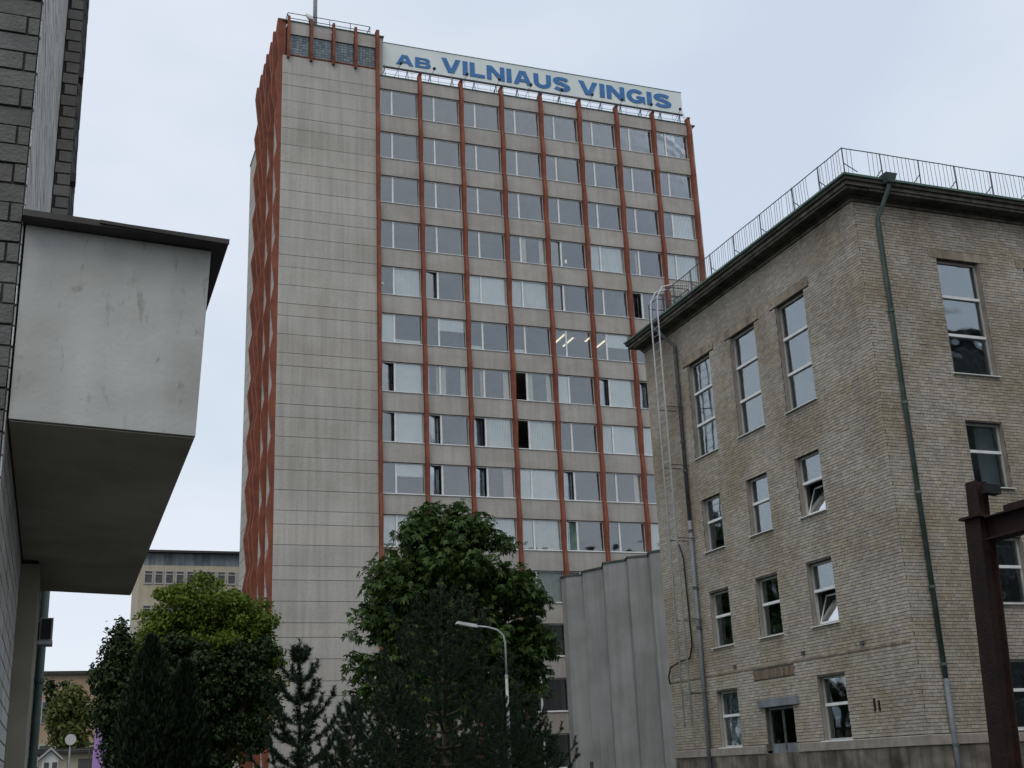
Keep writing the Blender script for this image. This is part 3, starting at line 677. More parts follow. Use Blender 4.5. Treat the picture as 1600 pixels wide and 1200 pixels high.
# roof railing
rr = thing('roof_railing', 'thin barred safety railing along the brick building roof edge', 'railing'); settle(rr, (30, 34, 17.6))
e_ = .5; zr0, zr1 = 17.55, 18.5; xr, yr = XR-e_, YR-e_
Lp = [28.25, 29.59, 31.12, 33.24, 35.1, 36.82, 38.4, 39.82, 40.55]; Fp = [22.4+1.47*k for k in range(1, 13)]
for y in Lp:
    MB().tube([(xr, y, zr0), (xr+random.uniform(-.03, .03), y, zr1+.02)], .022, 6).build('post', 'dark_rail', rr)
    MB().tube([(xr, y, zr0+.42), (xr+.4, y-.12, zr0+.1)], .016, 5).build('brace', 'dark_rail', rr)
for x in Fp:
    MB().tube([(x, yr, zr0), (x+random.uniform(-.02, .02), yr, zr1+.02)], .022, 6).build('post', 'dark_rail', rr)
    MB().tube([(x, yr, zr0+.42), (x-.12, yr+.4, zr0+.1)], .016, 5).build('brace', 'dark_rail', rr)
def wob(a, b, n): return [tuple(Vector(a).lerp(Vector(b), i/n)+Vector((0, 0, random.uniform(-.012, .012)))) for i in range(n+1)]
MB().tube(wob((xr, 28.25, zr1), (xr, 40.55, zr1), 14), .018, 5).build('rail', 'dark_rail', rr)
MB().tube(wob((xr, yr, zr1), (40, yr, zr1), 14), .018, 5).build('rail', 'dark_rail', rr)
m = MB(); y = 28.42
skip = lambda t: any(a < t < b for a, b in ((29.75, 30.25), (31.6, 31.75), (40.0, 40.1)))
cnt = 0; parts = []
while y < 40.5:
    if not skip(y): parts.append(((xr, y, zr0+.02), (xr+random.uniform(-.03, .03), y+random.uniform(-.02, .02), zr1)))
    y += .155
x = 22.55
while x < 39:
    if not (22.8 < x < 23.25): parts.append(((x, yr, zr0+.02), (x+random.uniform(-.02, .02), yr+random.uniform(-.03, .03), zr1)))
    x += .165
for a, b in parts: MB().tube([a, b], .0075, 4).build('bar', 'dark_rail', rr)
# drainpipes
dp = thing('drainpipe', 'green drainpipe with hopper at the front corner of the brick building', 'drainpipe', group='drainpipes on the brick building'); settle(dp, (23.7, YR-.15, GZ))
px, py = 23.72, YR-.13
MB().tube([(px+.1, YR-.75, 17.35), (px+.1, YR-.75, 17.2), (px, py, 16.35), (px, py, 2.0)], .075, 10).build('pipe', 'green_pipe', dp, True)
MB().tube([(px, py, 2.0), (px-.02, py, GZ+.1)], .078, 10).build('lower_pipe', 'blue_pipe', dp, True)
MB().hexa([(px-.02, YR-.9, 17.32), (px+.22, YR-.9, 17.32), (px+.22, YR-.66, 17.32), (px-.02, YR-.66, 17.32)], [(px-.12, YR-.98, 17.6), (px+.32, YR-.98, 17.6), (px+.32, YR-.64, 17.6), (px-.12, YR-.64, 17.6)]).build('hopper', 'green_pipe', dp)
for zz_ in (13.2, 10.2, 7.4, 4.6, 2.4, .2): MB().tube([(px, py, zz_-.04), (px, py, zz_+.04)], .1, 10).build('collar', 'green_pipe', dp)
dq = thing('drainpipe', 'grey drainpipe beside the roof ladder at the far end of the brick wall', 'drainpipe', group='drainpipes on the brick building'); settle(dq, (XR-.15, 40.8, GZ))
MB().tube([(XR-.68, 41.6, 17.3), (XR-.5, 41.4, 17.0), (XR-.13, 40.85, 16.2), (XR-.13, 40.85, 9.0)], .075, 10).build('pipe', 'dark_rail', dq, True)
MB().tube([(XR-.13, 40.85, 9.0), (XR-.13, 40.95, GZ+.1)], .078, 10).build('lower_pipe', 'blue_pipe', dq, True)
for zz_ in (14.5, 12.2, 11.0, 8.6, 6.4, 4.9): MB().tube([(XR-.13, 40.87, zz_-.05), (XR-.13, 40.87, zz_+.05)], .1, 10).build('collar', 'dark_rail', dq)
# ladder
ld = thing('roof_ladder', 'pale steel ladder fixed to the brick wall, curving over the cornice', 'ladder'); settle(ld, (XR-.85, 42.5, 1))
lx = XR-.82
for y in (40.75, 41.35):
    MB().tube([(lx, y, 1.3), (lx, y, 17.7), (lx+.05, y, 18.3), (lx+.3, y, 18.75), (lx+.75, y, 18.9), (lx+1.5, y-.1, 18.9), (lx+1.55, y-.1, 17.7)], .034, 8).build('stile', 'ladder_paint', ld, True)
for k in range(50): MB().tube([(lx, 40.75, 1.5+.33*k), (lx, 41.35, 1.5+.33*k)], .009, 4).build('rung', 'ladder_paint', ld)
for zz_ in (13.6, 11.2, 8.3, 5.2, 2.5):
    for y in (40.75, 41.35): MB().tube([(lx, y, zz_), (XR+.02, y, zz_)], .02, 5).build('bracket', 'dark_rail', ld)
m = MB()
for (y0, z0) in ((42.9, 17.75), (43.5, 17.6)): pass
gu = thing('landing_rail', 'small hooped guard rail where the ladder meets the roof', 'railing'); settle(gu, (XR-.4, 42.7, 17.6))
for y in (40.6, 41.9):
    MB().tube([(XR-.6, y, 17.55), (XR-.6, y, 18.35), (XR-.2, y, 18.7), (XR+.6, y, 18.7), (XR+.6, y, 17.6)], .022, 6).build('hoop', 'dark_rail', gu)
    for k in range(5): MB().tube([(XR-.45+.22*k, y, 17.55), (XR-.45+.22*k, y, 18.5)], .01, 4).build('bar', 'dark_rail', gu)
MB().tube([(XR+.6, 40.6, 18.7), (XR+.6, 41.9, 18.7)], .02, 6).build('rail', 'dark_rail', gu)
MB().tube([(XR-.6, 41.9, 18.2), (XR+.6, 41.9, 18.2)], .02, 6).build('rail', 'dark_rail', gu)
tag(MB().tube([(XR-.1, 42.1, 8.35), (XR-.12, 41.88, 8.2), (XR-.1, 41.68, 7.7), (XR-.08, 41.66, 6.2), (XR-.08, 41.62, 4.3), (XR-.1, 41.84, 3.85), (XR-.12, 42.6, 3.8), (XR-.2, 43.3, 3.62), (XR-.18, 43.55, 3.3), (XR-.15, 43.52, 3.0)], .032, 6).build('cable', 'black_rubber', None, True), 'black cable hanging loose down the brick wall beside the ladder', 'cable')

# ================================================================== NEAR BUILDING on the left
XL, YL = -.287, 5.5
nb_ = thing('near_brick_building', 'dark brick building close by at the left edge of the view', 'building'); settle(nb_, (-2.5, 9, GZ))
ZT = 12.0
wf = MB().box(-5, YL, GZ, XL, YL+.3, ZT).build('wall', 'dark_mortar', nb_)
ws = MB().box(XL-.35, YL+.302, GZ, XL, 9.1, ZT).build('wall', 'dark_mortar', nb_)
wp = MB().box(XL-.35, 9.102, GZ, -.165, 9.5, ZT).build('pier', 'dark_mortar', nb_)
wfar = MB().box(XL-.35, 9.502, GZ, -.20, 14.2, ZT).build('wall', 'dark_mortar', nb_)
MB().box(-5, 14.0, GZ, XL-.36, 14.2, ZT).build('wall', 'dark_mortar', nb_)
MB().box(-5, YL, ZT+.002, -.15, 14.2, ZT+.1).build('roof', 'roof_sheet', nb_)
def bond(u0, u1, z0, z1, f, off0=0, seed=1, long_only=False):
    rd = random.Random(seed); A = []
    for rI in range(int((z1-z0)/.1)):
        za = z0+rI*.1+.006; zb = za+.089; L = .26 if rI % 2 == 0 else .17; off = off0 if rI % 2 == 0 else off0+.06
        k = math.floor((u0-off)/L)
        while off+k*L < u1:
            a = max(u0, off+k*L)+.008; b = min(u1, off+(k+1)*L)-.004; k += 1
            if b-a < .03: continue
            p = .012+rd.uniform(-.006, .006); A.append(f(a, za, b, zb, p))
    return np.array(A)
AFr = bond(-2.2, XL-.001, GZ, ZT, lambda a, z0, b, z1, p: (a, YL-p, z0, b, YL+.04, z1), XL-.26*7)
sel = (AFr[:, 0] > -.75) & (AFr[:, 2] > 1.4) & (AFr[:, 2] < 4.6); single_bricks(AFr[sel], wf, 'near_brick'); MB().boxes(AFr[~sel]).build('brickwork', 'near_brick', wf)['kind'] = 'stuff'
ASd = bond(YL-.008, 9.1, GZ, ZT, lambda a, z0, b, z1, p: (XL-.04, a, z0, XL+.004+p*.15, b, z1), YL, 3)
sel = (ASd[:, 2] > -.3) & (ASd[:, 2] < 1.5) & (ASd[:, 1] < 7.6); single_bricks(ASd[sel], ws, 'side_lit_brick'); MB().boxes(ASd[~sel]).build('brickwork', 'side_lit_brick', ws)['kind'] = 'stuff'
A = []
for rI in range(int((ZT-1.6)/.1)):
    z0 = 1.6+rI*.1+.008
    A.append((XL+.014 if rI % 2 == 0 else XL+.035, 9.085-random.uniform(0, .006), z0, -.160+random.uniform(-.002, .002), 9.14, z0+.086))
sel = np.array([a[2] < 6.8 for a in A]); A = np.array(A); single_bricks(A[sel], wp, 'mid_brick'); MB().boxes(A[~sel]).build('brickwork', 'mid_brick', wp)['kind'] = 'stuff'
MB().box(XL-.1, 9.07, GZ, -.155, 10.4, 1.53).build('plaster_pier', 'dark_plaster', nb_)
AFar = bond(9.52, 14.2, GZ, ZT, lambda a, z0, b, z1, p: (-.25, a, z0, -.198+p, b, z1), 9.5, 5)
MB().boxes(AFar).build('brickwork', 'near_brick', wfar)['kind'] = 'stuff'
for zz_, yy in ((6.15, 10.2), (5.3, 10.6), (5.05, 11.2), (4.5, 11.6), (3.9, 11.2)): MB().box(-.25, yy, zz_, -.135, yy+.12, zz_+.086).build('brick_sill', 'near_brick', nb_)
# plastered box hanging on the wall
bx = thing('oriel_box', 'stained white plaster box with a dark tin roof hanging off the near brick wall', 'oriel'); settle(bx, (0, 8, 1.55))
zB = 1.55
m = MB(); n1, n2 = 10, 10
m.hexa([(XL+.016, YL+.012, zB+.02), (.531, YL+.012, zB-.016), (.545, 10.55, zB-.016), (XL+.016, 10.55, zB+.02)], [(XL+.016, YL+.012, 2.505), (.570, YL+.012, 2.468), (.575, 10.55, 2.468), (XL+.016, 10.55, 2.505)])
m.build('box_wall', 'plaster', bx)
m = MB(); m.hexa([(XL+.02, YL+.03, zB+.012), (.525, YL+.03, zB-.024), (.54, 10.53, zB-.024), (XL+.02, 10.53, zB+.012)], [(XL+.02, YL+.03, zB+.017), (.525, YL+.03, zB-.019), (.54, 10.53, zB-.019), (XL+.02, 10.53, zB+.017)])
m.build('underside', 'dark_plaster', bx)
m = MB(); m.hexa([(XL+.002, YL-.09, 2.507), (.64, YL-.09, 2.470), (.64, 10.65, 2.470), (XL+.02, 10.65, 2.507)], [(XL+.002, YL-.09, 2.538), (.645, YL-.09, 2.496), (.645, 10.65, 2.496), (XL+.02, 10.65, 2.538)])
rf = m.build('tin_roof', 'roof_sheet', bx)
MB().hexa([(.05, YL-.10, 2.505), (.642, YL-.10, 2.466), (.642, YL-.091, 2.466), (.05, YL-.091, 2.505)], [(.05, YL-.10, 2.521), (.642, YL-.10, 2.481), (.642, YL-.091, 2.481), (.05, YL-.091, 2.521)]).build('drip_edge', 'roof_sheet', rf)
# pipe and small box on the far part of the wall
ap = thing('wall_pipe', 'slim grey-green vertical pipe on the near brick wall under the box', 'pipe'); settle(ap, (-.14, 12.5, GZ))
MB().tube([(-.14, 12.5, GZ), (-.14, 12.5, 2.35)], .038, 10).build('pipe', 'green_pipe', ap, True)
for zz_ in (.2, 1.0, 2.0): MB().tube([(-.14, 12.5, zz_-.02), (-.14, 12.5, zz_+.02)], .052, 10).build('collar', 'green_pipe', ap)
wl = thing('wall_floodlight', 'small dark box lamp mounted on the near brick wall beside the pipe', 'wall lamp'); settle(wl, (-.11, 12.2, 1.4))
MB().box(-.165, 12.1, 1.33, -.05, 12.3, 1.54).build('housing', 'lamp_grey', wl); MB().box(-.153, 12.085, 1.345, -.064, 12.099, 1.53).build('lens', 'black_rubber', wl)
MB().box(-.2, 12.15, 1.36, -.167, 12.25, 1.5).build('bracket', 'dark_frame', wl); MB().box(-.18, 12.07, 1.295, -.045, 12.31, 1.327).build('base_plate', 'lamp_grey', wl)

# ================================================================== RUSTY STEEL FRAME on the right
sf = thing('steel_frame', 'rusty dark brown steel portal of heavy beams at the right edge', 'steel frame'); settle(sf, (8.9, 9.5, GZ))
def Hcol(x, y, w_, d_, z0, z1, t=.016):
    m = MB(); m.box(x, y, z0, x+t, y+d_, z1); m.box(x+w_-t, y, z0, x+w_, y+d_, z1); m.box(x+t, y+d_*.32, z0, x+w_-t, y+d_*.32+t, z1); return m
Hcol(8.03, 9.0, .17, .2, GZ, 2.07, .014).build('post', 'rust', sf)
MB().box(7.99, 8.965, 2.072, 8.27, 9.235, 2.095).build('cap_plate', 'rust', sf)
Hcol(8.06, 9.02, .13, .15, 2.097, 2.44, .012).build('stub_post', 'rust', sf)
MB().box(8.10, 8.93, 2.30, 8.27, 9.017, 2.39).build('bolted_plate', 'black_rubber', sf)
m = MB(); m.box(8.127, 3.0, 1.862, 8.141, 8.995, 2.052); m.box(8.06, 3.0, 2.053, 8.21, 8.96, 2.068); m.box(8.06, 3.0, 1.846, 8.21, 8.995, 1.861); m.build('beam', 'rust', sf)
MB().box(8.15, 3.0, 2.10, 8.24, 8.8, 2.15).build('angle_bar', 'rust', sf)
MB().box(7.95, 8.9, GZ, 8.28, 9.3, GZ+.03).build('base_plate', 'rust', sf)
Hcol(8.03, 3.0, .17, .2, GZ, 1.84, .014).build('post', 'rust', sf)
LEAN = (sf, Vector((-.13, 0, 0)), math.radians(3.4))      # the old frame leans a little

# ================================================================== STREET LAMP
lp = thing('street_lamp', 'pale grey street lamp with a curved arm standing among the dark pines', 'street lamp'); settle(lp, (10.23, 28, GZ))
LQ = lambda x, z_, dy=0.: (10.23+(x-13.15)*.778, 28+dy*.778, z_*.778)
MB().tube([(10.23, 28, GZ), (10.23, 28, 2.2)], [.05, .034], 12).build('pole', 'lamp_grey', lp, True)
MB().tube([LQ(13.15, 2.8), LQ(13.15, 3.85), LQ(13.08, 4.08), LQ(12.9, 4.24), LQ(12.6, 4.32), LQ(12.2, 4.36)], [.024, .024, .024, .024, .022, .021], 12).build('arm', 'lamp_grey', lp, True)
MB().tube([(10.23, 28, 2.15), (10.23, 28, 2.23)], .04, 12).build('collar', 'lamp_grey', lp)
MB().hexa([LQ(11.55, 4.42, -.1), LQ(12.25, 4.30, -.08), LQ(12.25, 4.30, .08), LQ(11.55, 4.42, .1)], [LQ(11.6, 4.5, -.07), LQ(12.22, 4.41, -.05), LQ(12.22, 4.41, .05), LQ(11.6, 4.5, .07)]).build('lamp_head', 'lamp_grey', lp)
MB().hexa([LQ(11.65, 4.385, -.07), LQ(12.1, 4.31, -.06), LQ(12.1, 4.31, .06), LQ(11.65, 4.385, .07)], [LQ(11.65, 4.40, -.08), LQ(12.1, 4.325, -.07), LQ(12.1, 4.325, .07), LQ(11.65, 4.40, .08)]).build('diffuser', 'hut_white', lp)

# ================================================================== FAR BUILDINGS AND SMALL THINGS on the left
yb = thing('yellow_building', 'distant yellowish office block with a grey attic band behind the green tree', 'building'); settle(yb, (13, 126, GZ))
bz = 120.0
MB().box(6.9, bz, GZ, 26, bz+12, 20.3).build('wall', 'yellow_wall', yb); MB().box(7.25, bz+.1, 20.32, 26, bz+11.9, 21.5).build('attic', 'attic', yb)
MB().box(6.6, bz-.5, 21.51, 26.3, bz+12.4, 21.72).build('roof', 'roof_sheet', yb)
for k in range(9): MB().box(8.0+2.1*k, bz+.04, 20.5, 8.12+2.1*k, bz+.09, 21.45).build('attic_post', 'attic', yb)
for x, y in ((10.9, 3), (14.5, 4)): MB().box(x, bz+y, 21.73, x+.8, bz+y+.8, 22.0).build('roof_vent', 'roof_sheet', yb)
for rw in range(5):
    for k in range(14):
        x = 7.3+.98*k; z0 = 18.5-3.3*rw
        wn = MB().box(x, bz-.06, z0, x+.84, bz-.003, z0+1.3)
        wn = MB(); wn.box(x, bz-.09, z0, x+.1, bz-.004, z0+1.3); wn.box(x+.74, bz-.09, z0, x+.84, bz-.004, z0+1.3); wn.box(x+.1, bz-.09, z0+1.2, x+.74, bz-.004, z0+1.3); wn.box(x+.1, bz-.09, z0, x+.74, bz-.004, z0+.1); wn.box(x+.1, bz-.09, z0+.9, x+.74, bz-.004, z0+.98)
        wn = wn.build('window', 'grey_frame', yb); MB().box(x+.1, bz-.05, z0+.1, x+.74, bz-.045, z0+1.2).build('pane', 'dark_frame', wn)
ob = thing('orange_building', 'far low tan building behind the pale tree at lower left', 'building'); settle(ob, (4, 100, GZ))
MB().box(-6, 95, GZ, 6.5, 107, 8.0).build('wall', 'orange_wall', ob); MB().box(-6.2, 94.7, 8.003, 6.7, 107.3, 8.25).build('roof', 'roof_sheet', ob)
for k in range(4):
    for rw in range(2):
        wn = MB().box(-.8+1.9*k, 94.93, 1.6+3*rw, .4+1.9*k, 94.995, 3.2+3*rw).build('window', 'grey_frame', ob); MB().box(-.7+1.9*k, 94.90, 1.7+3*rw, .3+1.9*k, 94.925, 3.1+3*rw).build('pane', 'dark_frame', wn)
op = thing('opposite_building', 'long dark brick block across the yard, mirrored in the front windows', 'building'); settle(op, (60, -14, GZ))
MB().box(34, -26, GZ, 95, -5, 27).build('wall', 'cornice', op); MB().box(33.6, -26.4, 27.003, 95.4, -4.6, 27.6).build('roof', 'roof_sheet', op)
for k in range(14):
    for rw in range(8):
        wn = MB().box(36+4.1*k, -4.995, .6+3.4*rw, 38+4.1*k, -4.93, 2.6+3.4*rw).build('window', 'grey_frame', op); MB().box(36.1+4.1*k, -4.925, .7+3.4*rw, 37.9+4.1*k, -4.92, 2.5+3.4*rw).build('pane', 'dark_frame', wn)
lb = thing('low_shed', 'long low beige shed with dark openings behind the round sign', 'shed'); settle(lb, (2, 60, GZ))
MB().box(-.4, 58, GZ, 3.3, 62, 1.55).build('wall', 'yellow_wall', lb); MB().box(-.6, 57.7, 1.553, 3.5, 62.2, 1.75).build('roof', 'roof_sheet', lb)
for k in range(2): MB().box(1.2+.75*k, 57.95, .5, 1.8+.75*k, 57.99, 1.3).build('window', 'dark_frame', lb)
ht = thing('white_hut', 'tiny white gabled hut at the lower left corner', 'hut'); settle(ht, (.05, 33.5, GZ))
MB().box(-.16, 33, GZ, .22, 33.8, .76).build('wall', 'hut_white', ht)
MB().add([(-.26, 32.9, .72), (.03, 32.9, .98), (.32, 32.9, .72), (.32, 32.9, .77), (.03, 32.9, 1.04), (-.26, 32.9, .77), (-.26, 33.9, .72), (.03, 33.9, .98), (.32, 33.9, .72), (.32, 33.9, .77), (.03, 33.9, 1.04), (-.26, 33.9, .77)],
         [(0,1,4,5),(1,2,3,4),(7,6,11,10),(8,7,10,9),(0,6,7,1),(1,7,8,2),(5,4,10,11),(4,3,9,10),(0,5,11,6),(2,8,9,3)]).build('roof', 'lamp_grey', ht)
MB().add([(-.16, 33, .76), (.22, 33, .76), (.03, 33, .95), (-.16, 33.05, .76), (.22, 33.05, .76), (.03, 33.05, .95)], [(0,1,2),(5,4,3),(0,3,4,1),(1,4,5,2),(2,5,3,0)]).build('gable', 'hut_white', ht)
for x in (-.11, .08): MB().box(x, 32.97, .35, x+.11, 32.995, .68).build('window', 'dark_frame', ht)
sp_ = thing('round_sign', 'round pale road sign on a thin post at lower left', 'road sign'); settle(sp_, (.56, 40, GZ))
MB().tube([(.57, 40, GZ), (.57, 40, 1.35)], .025, 8).build('post', 'lamp_grey', sp_)
MB().tube([(.565, 39.95, 1.46), (.565, 39.975, 1.46)], .16, 24).build('disc', 'dish', sp_)
pp = thing('lilac_pillar', 'lilac painted stepped gate pillar beside the dark shrubs', 'pillar'); settle(pp, (1.7, 45, GZ))
MB().box(1.42, 45, 1.30, 1.66, 45.4, 2.0).build('upper_block', 'lilac', pp); MB().box(1.40, 44.9, GZ, 2.0, 45.6, 1.297).build('lower_block', 'lilac', pp)
gf = thing('low_fence', 'thin dark wire fence crossing in front of the low shed', 'fence'); settle(gf, (.7, 42, GZ))
for zz_ in (.6, 1.2): MB().tube([(-.1, 42, zz_), (1.9, 42, zz_+.02)], .02, 5).build('rail', 'dark_rail', gf)
for k in range(4): MB().tube([(-.05+.62*k, 42, GZ), (-.05+.62*k, 42, 1.25)], .025, 6).build('post', 'dark_rail', gf)
l2 = thing('street_lamp', 'distant street lamp with flat head at lower left above the shed', 'street lamp'); settle(l2, (2.05, 60, GZ))
MB().tube([(2.3, 57, GZ), (2.3, 57, 2.75), (2.1, 57, 2.85)], .04, 8).build('pole', 'lamp_grey', l2); MB().hexa([(1.6, 56.9, 2.78), (2.15, 56.9, 2.82), (2.15, 57.1, 2.82), (1.6, 57.1, 2.78)], [(1.65, 56.93, 2.86), (2.1, 56.93, 2.92), (2.1, 57.07, 2.92), (1.65, 57.07, 2.86)]).build('lamp_head', 'lamp_grey', l2)

# ================================================================== TREES
def unit(n): v_ = rng.normal(size=(n, 3)); return v_/np.linalg.norm(v_, axis=1, keepdims=True)
def blob_points(blobs, n, shell=.45, jit=.12):
    vol = np.array([b[3]*b[4]*b[5] for b in blobs])**.8; cnt = (n*vol/vol.sum()).astype(int); P = []; Nn = []
    for b, k in zip(blobs, cnt):
        d = unit(k); rr_ = (shell+(1-shell)*rng.random((k, 1))**.7)
        ang = np.sin(d[:, :1]*5+b[0])*np.cos(d[:, 1:2]*6+b[2])*np.sin(d[:, 2:]*5+b[1])*.18
        P.append(np.array(b[:3])+d*rr_*(1+ang+jit*rng.normal(size=(k, 1)))*np.array(b[3:6])); Nn.append(d)
    return np.concatenate(P), np.concatenate(Nn)
def clumps(blobs, per, r0, r1):
    out_ = []
    for b in blobs:
        k = max(3, int(per*(b[3]*b[4]*b[5])**.6))
        d = unit(k); d[:, 1] -= .25; d[:, 2] += .12; d /= np.linalg.norm(d, axis=1, keepdims=True)
        for q in d:
            f_ = rng.uniform(.72, 1.0); rr_ = min(rng.uniform(r0, r1), .8*min(b[3:6]))
            out_.append((b[0]+q[0]*b[3]*f_, b[1]+q[1]*b[4]*f_, b[2]+q[2]*b[5]*f_, rr_*1.15, rr_*1.15, rr_*.75))
    return out_
def frames(Nn, up=.5):
    n = len(Nn); d = Nn*.55+unit(n)*.7+np.array([0, 0, up]); d /= np.linalg.norm(d, axis=1, keepdims=True)
    a = np.cross(d, unit(n)); a /= np.linalg.norm(a, axis=1, keepdims=True)+1e-9; return d, a, np.cross(d, a)
def leaves_simple(P, Nn, size):
    n = len(P); d, a, b = frames(Nn); s = size*rng.uniform(.6, 1.25, (n, 1)); dr_ = -np.array([0, 0, .25])*s
    return np.stack([P-a*s*.55, P+b*s*.36+d*s*.08, P+a*s*.55+dr_, P-b*s*.36+d*s*.08], 1)
def leaves_palm(P, Nn, size):
    n = len(P); d, a, b = frames(Nn, .8); out_ = []
    s = size*rng.uniform(.7, 1.2, (n, 1))
    for k in range(5):
        th = (k-2)*.75; e1 = a*math.cos(th)+b*math.sin(th); e2 = -a*math.sin(th)+b*math.cos(th); L = s*(1.0-.16*abs(k-2))
        drop = np.array([0, 0, -.28])*s
        out_.append(np.stack([P, P+e1*L*.6+e2*L*.2+drop*.25, P+e1*L+drop, P+e1*L*.6-e2*L*.2+drop*.25], 1))
    return np.concatenate(out_)
def trunk_mesh(parent, base, top, r0, limbs):
    m = MB(); b = Vector(base); t = Vector(top)
    pts = [b.lerp(t, i/5)+Vector((random.uniform(-.06, .06), random.uniform(-.06, .06), 0))*(i > 0) for i in range(6)]
    m.tube(pts, [r0*(1-.15*i) for i in range(6)], 10)
    for l in limbs:
        l = Vector(l); f_ = random.uniform(.35, .8); s0 = b.lerp(t, f_); mid = s0.lerp(l, .5)+Vector((0, 0, .25*(l-s0).length*.4))
        m.tube([s0, mid, l], [r0*.45, r0*.28, r0*.1], 7)
    return m.build('trunk', 'bark', parent, True)
def tree(name, label, cat, base, blobs, n, size, mt, r0, palm=False, group=None, shell=.45, jit=.12, clump=None):
    t = thing(name, label, cat, group=group); settle(t, base)
    P, Nn = blob_points(clumps(blobs, *clump)+[(b[0], b[1], b[2], b[3]*.7, b[4]*.7, b[5]*.7) for b in blobs] if clump else blobs, n, shell, jit)
    V = leaves_palm(P, Nn, size) if palm else leaves_simple(P, Nn, size)
    link('crown', tri_mesh('crown', V, 4), mt, t)
    tops = [b[:3] for b in blobs]; tp = max(blobs, key=lambda b: b[2])[:3]
    trunk_mesh(t, base, tp, r0, tops[:10]); return t
cy = 45
ch = [(14.2, cy, 8.9, 1.35, 1.5, 1.3), (13.0, cy-.3, 8.5, 1.15, 1.3, 1.0), (15.2, cy, 8.7, 1.2, 1.4, 1.15), (14.2, cy, 7.0, 2.7, 2.6, 1.9), (12.3, cy-.5, 7.0, 1.2, 1.5, 1.2), (16.3, cy, 7.0, 1.2, 1.5, 1.0), (17.2, cy, 5.9, 1.0, 1.4, 1.0),
      (14.2, cy, 5.0, 3.1, 2.8, 2.0), (11.7, cy-.2, 5.5, 1.1, 1.4, .9), (17.2, cy, 4.4, 1.3, 1.5, 1.1), (11.1, cy-.3, 4.0, .9, 1.2, .6), (11.6, cy, 3.2, 1.1, 1.3, .9), (14.2, cy, 3.0, 2.9, 2.6, 1.3), (17.0, cy, 2.9, 1.2, 1.3, 1.0), (10.9, cy-.2, 5.9, .75, .8, .4), (13.2, cy, 9.6, .5, .6, .4), (14.9, cy, 9.9, .45, .6, .45), (14.1, cy, 10.0, .4, .5, .45), (10.5, cy, 4.3, .5, .6, .35), (17.9, cy, 6.6, .5, .6, .4)]
K_ = 52/45; ch = [tuple(q*K_ for q in b) for b in ch]
tree('chestnut_tree', 'large broad-leaved chestnut tree in front of the tower windows', 'tree', (14*K_, 52, GZ), ch, 15000, .30, 'chestnut_leaf', .32, True, clump=(7, .45, .85))
my = 38
mp_ = [(4.2, my, 5.2, 1.3, 1.3, .95), (3.2, my, 4.9, 1.0, 1.1, .8), (2.75, my, 4.35, .75, .9, .7), (2.5, my, 3.7, .55, .8, .6), (4.2, my, 4.3, 1.7, 1.2, .6), (5.3, my, 4.9, 1.0, 1.1, .75), (4.3, my, 3.9, 1.9, 1.6, 1.2), (5.9, my, 4.2, .65, .9, .75), (5.7, my, 3.0, .85, 1.1, .9), (2.9, my, 3.6, 1.0, 1.2, 1.0), (4.4, my, 2.4, 1.7, 1.4, 1.1), (5.6, my, 1.9, .65, .8, .55), (4.4, my, 1.0, 1.3, 1.2, .8)]
tree('maple_tree', 'rounded yellow-green maple tree at the left foot of the tower', 'tree', (4.3, my, GZ), mp_, 48000, .115, 'maple_leaf', .16, clump=(14, .22, .42))
dk = 36.6
tree('dark_leafy_tree', 'broad very dark leafy tree right in front of the yellow-green maple', 'tree', (4.0, dk, GZ), [(3.0, dk, 3.3, 1.0, .9, .9), (4.3, dk, 3.1, 1.4, 1.1, 1.0), (5.4, dk, 3.0, .75, .9, .8), (5.75, dk, 3.9, .4, .6, .4), (5.9, dk, 2.4, .4, .6, .4), (3.8, dk, 1.9, 1.6, 1.1, 1.0), (5.3, dk, 1.5, .7, .8, .6), (3.8, dk, .6, 1.4, 1.0, .8)], 26000, .12, 'dark_leaf', .15, shell=.3, clump=(14, .2, .4))
tree('added_reflection_tree', 'dark round tree added behind the maple to darken window reflections', 'tree', (5.0, 62, GZ), [(5.0, 62, 3.2, 2.2, 1.6, 1.8), (7.2, 62, 2.4, 1.6, 1.4, 1.8), (3.4, 62, 2.2, 1.5, 1.4, 1.6), (5.4, 62, .6, 3.0, 1.5, 1.4)], 9000, .3, 'dark_leaf', .2)  # added tree, hidden by the maple, to darken reflections in ground-floor windows
sy = 35.5
tree('leafy_shrub', 'tall dark leafy shrub at the left of the yellow-green maple', 'shrub', (1.7, sy, GZ), [(1.6, sy, 3.6, .5, .6, .7), (1.45, sy, 2.9, .62, .7, .6), (1.8, sy, 2.4, .75, .8, .9), (1.45, sy, 1.9, .5, .6, .6), (1.75, sy, 1.1, .55, .7, .9), (1.62, sy, 4.2, .22, .25, .35), (1.05, sy, 3.1, .2, .2, .12)], 11000, .12, 'dark_leaf', .08, shell=.3)
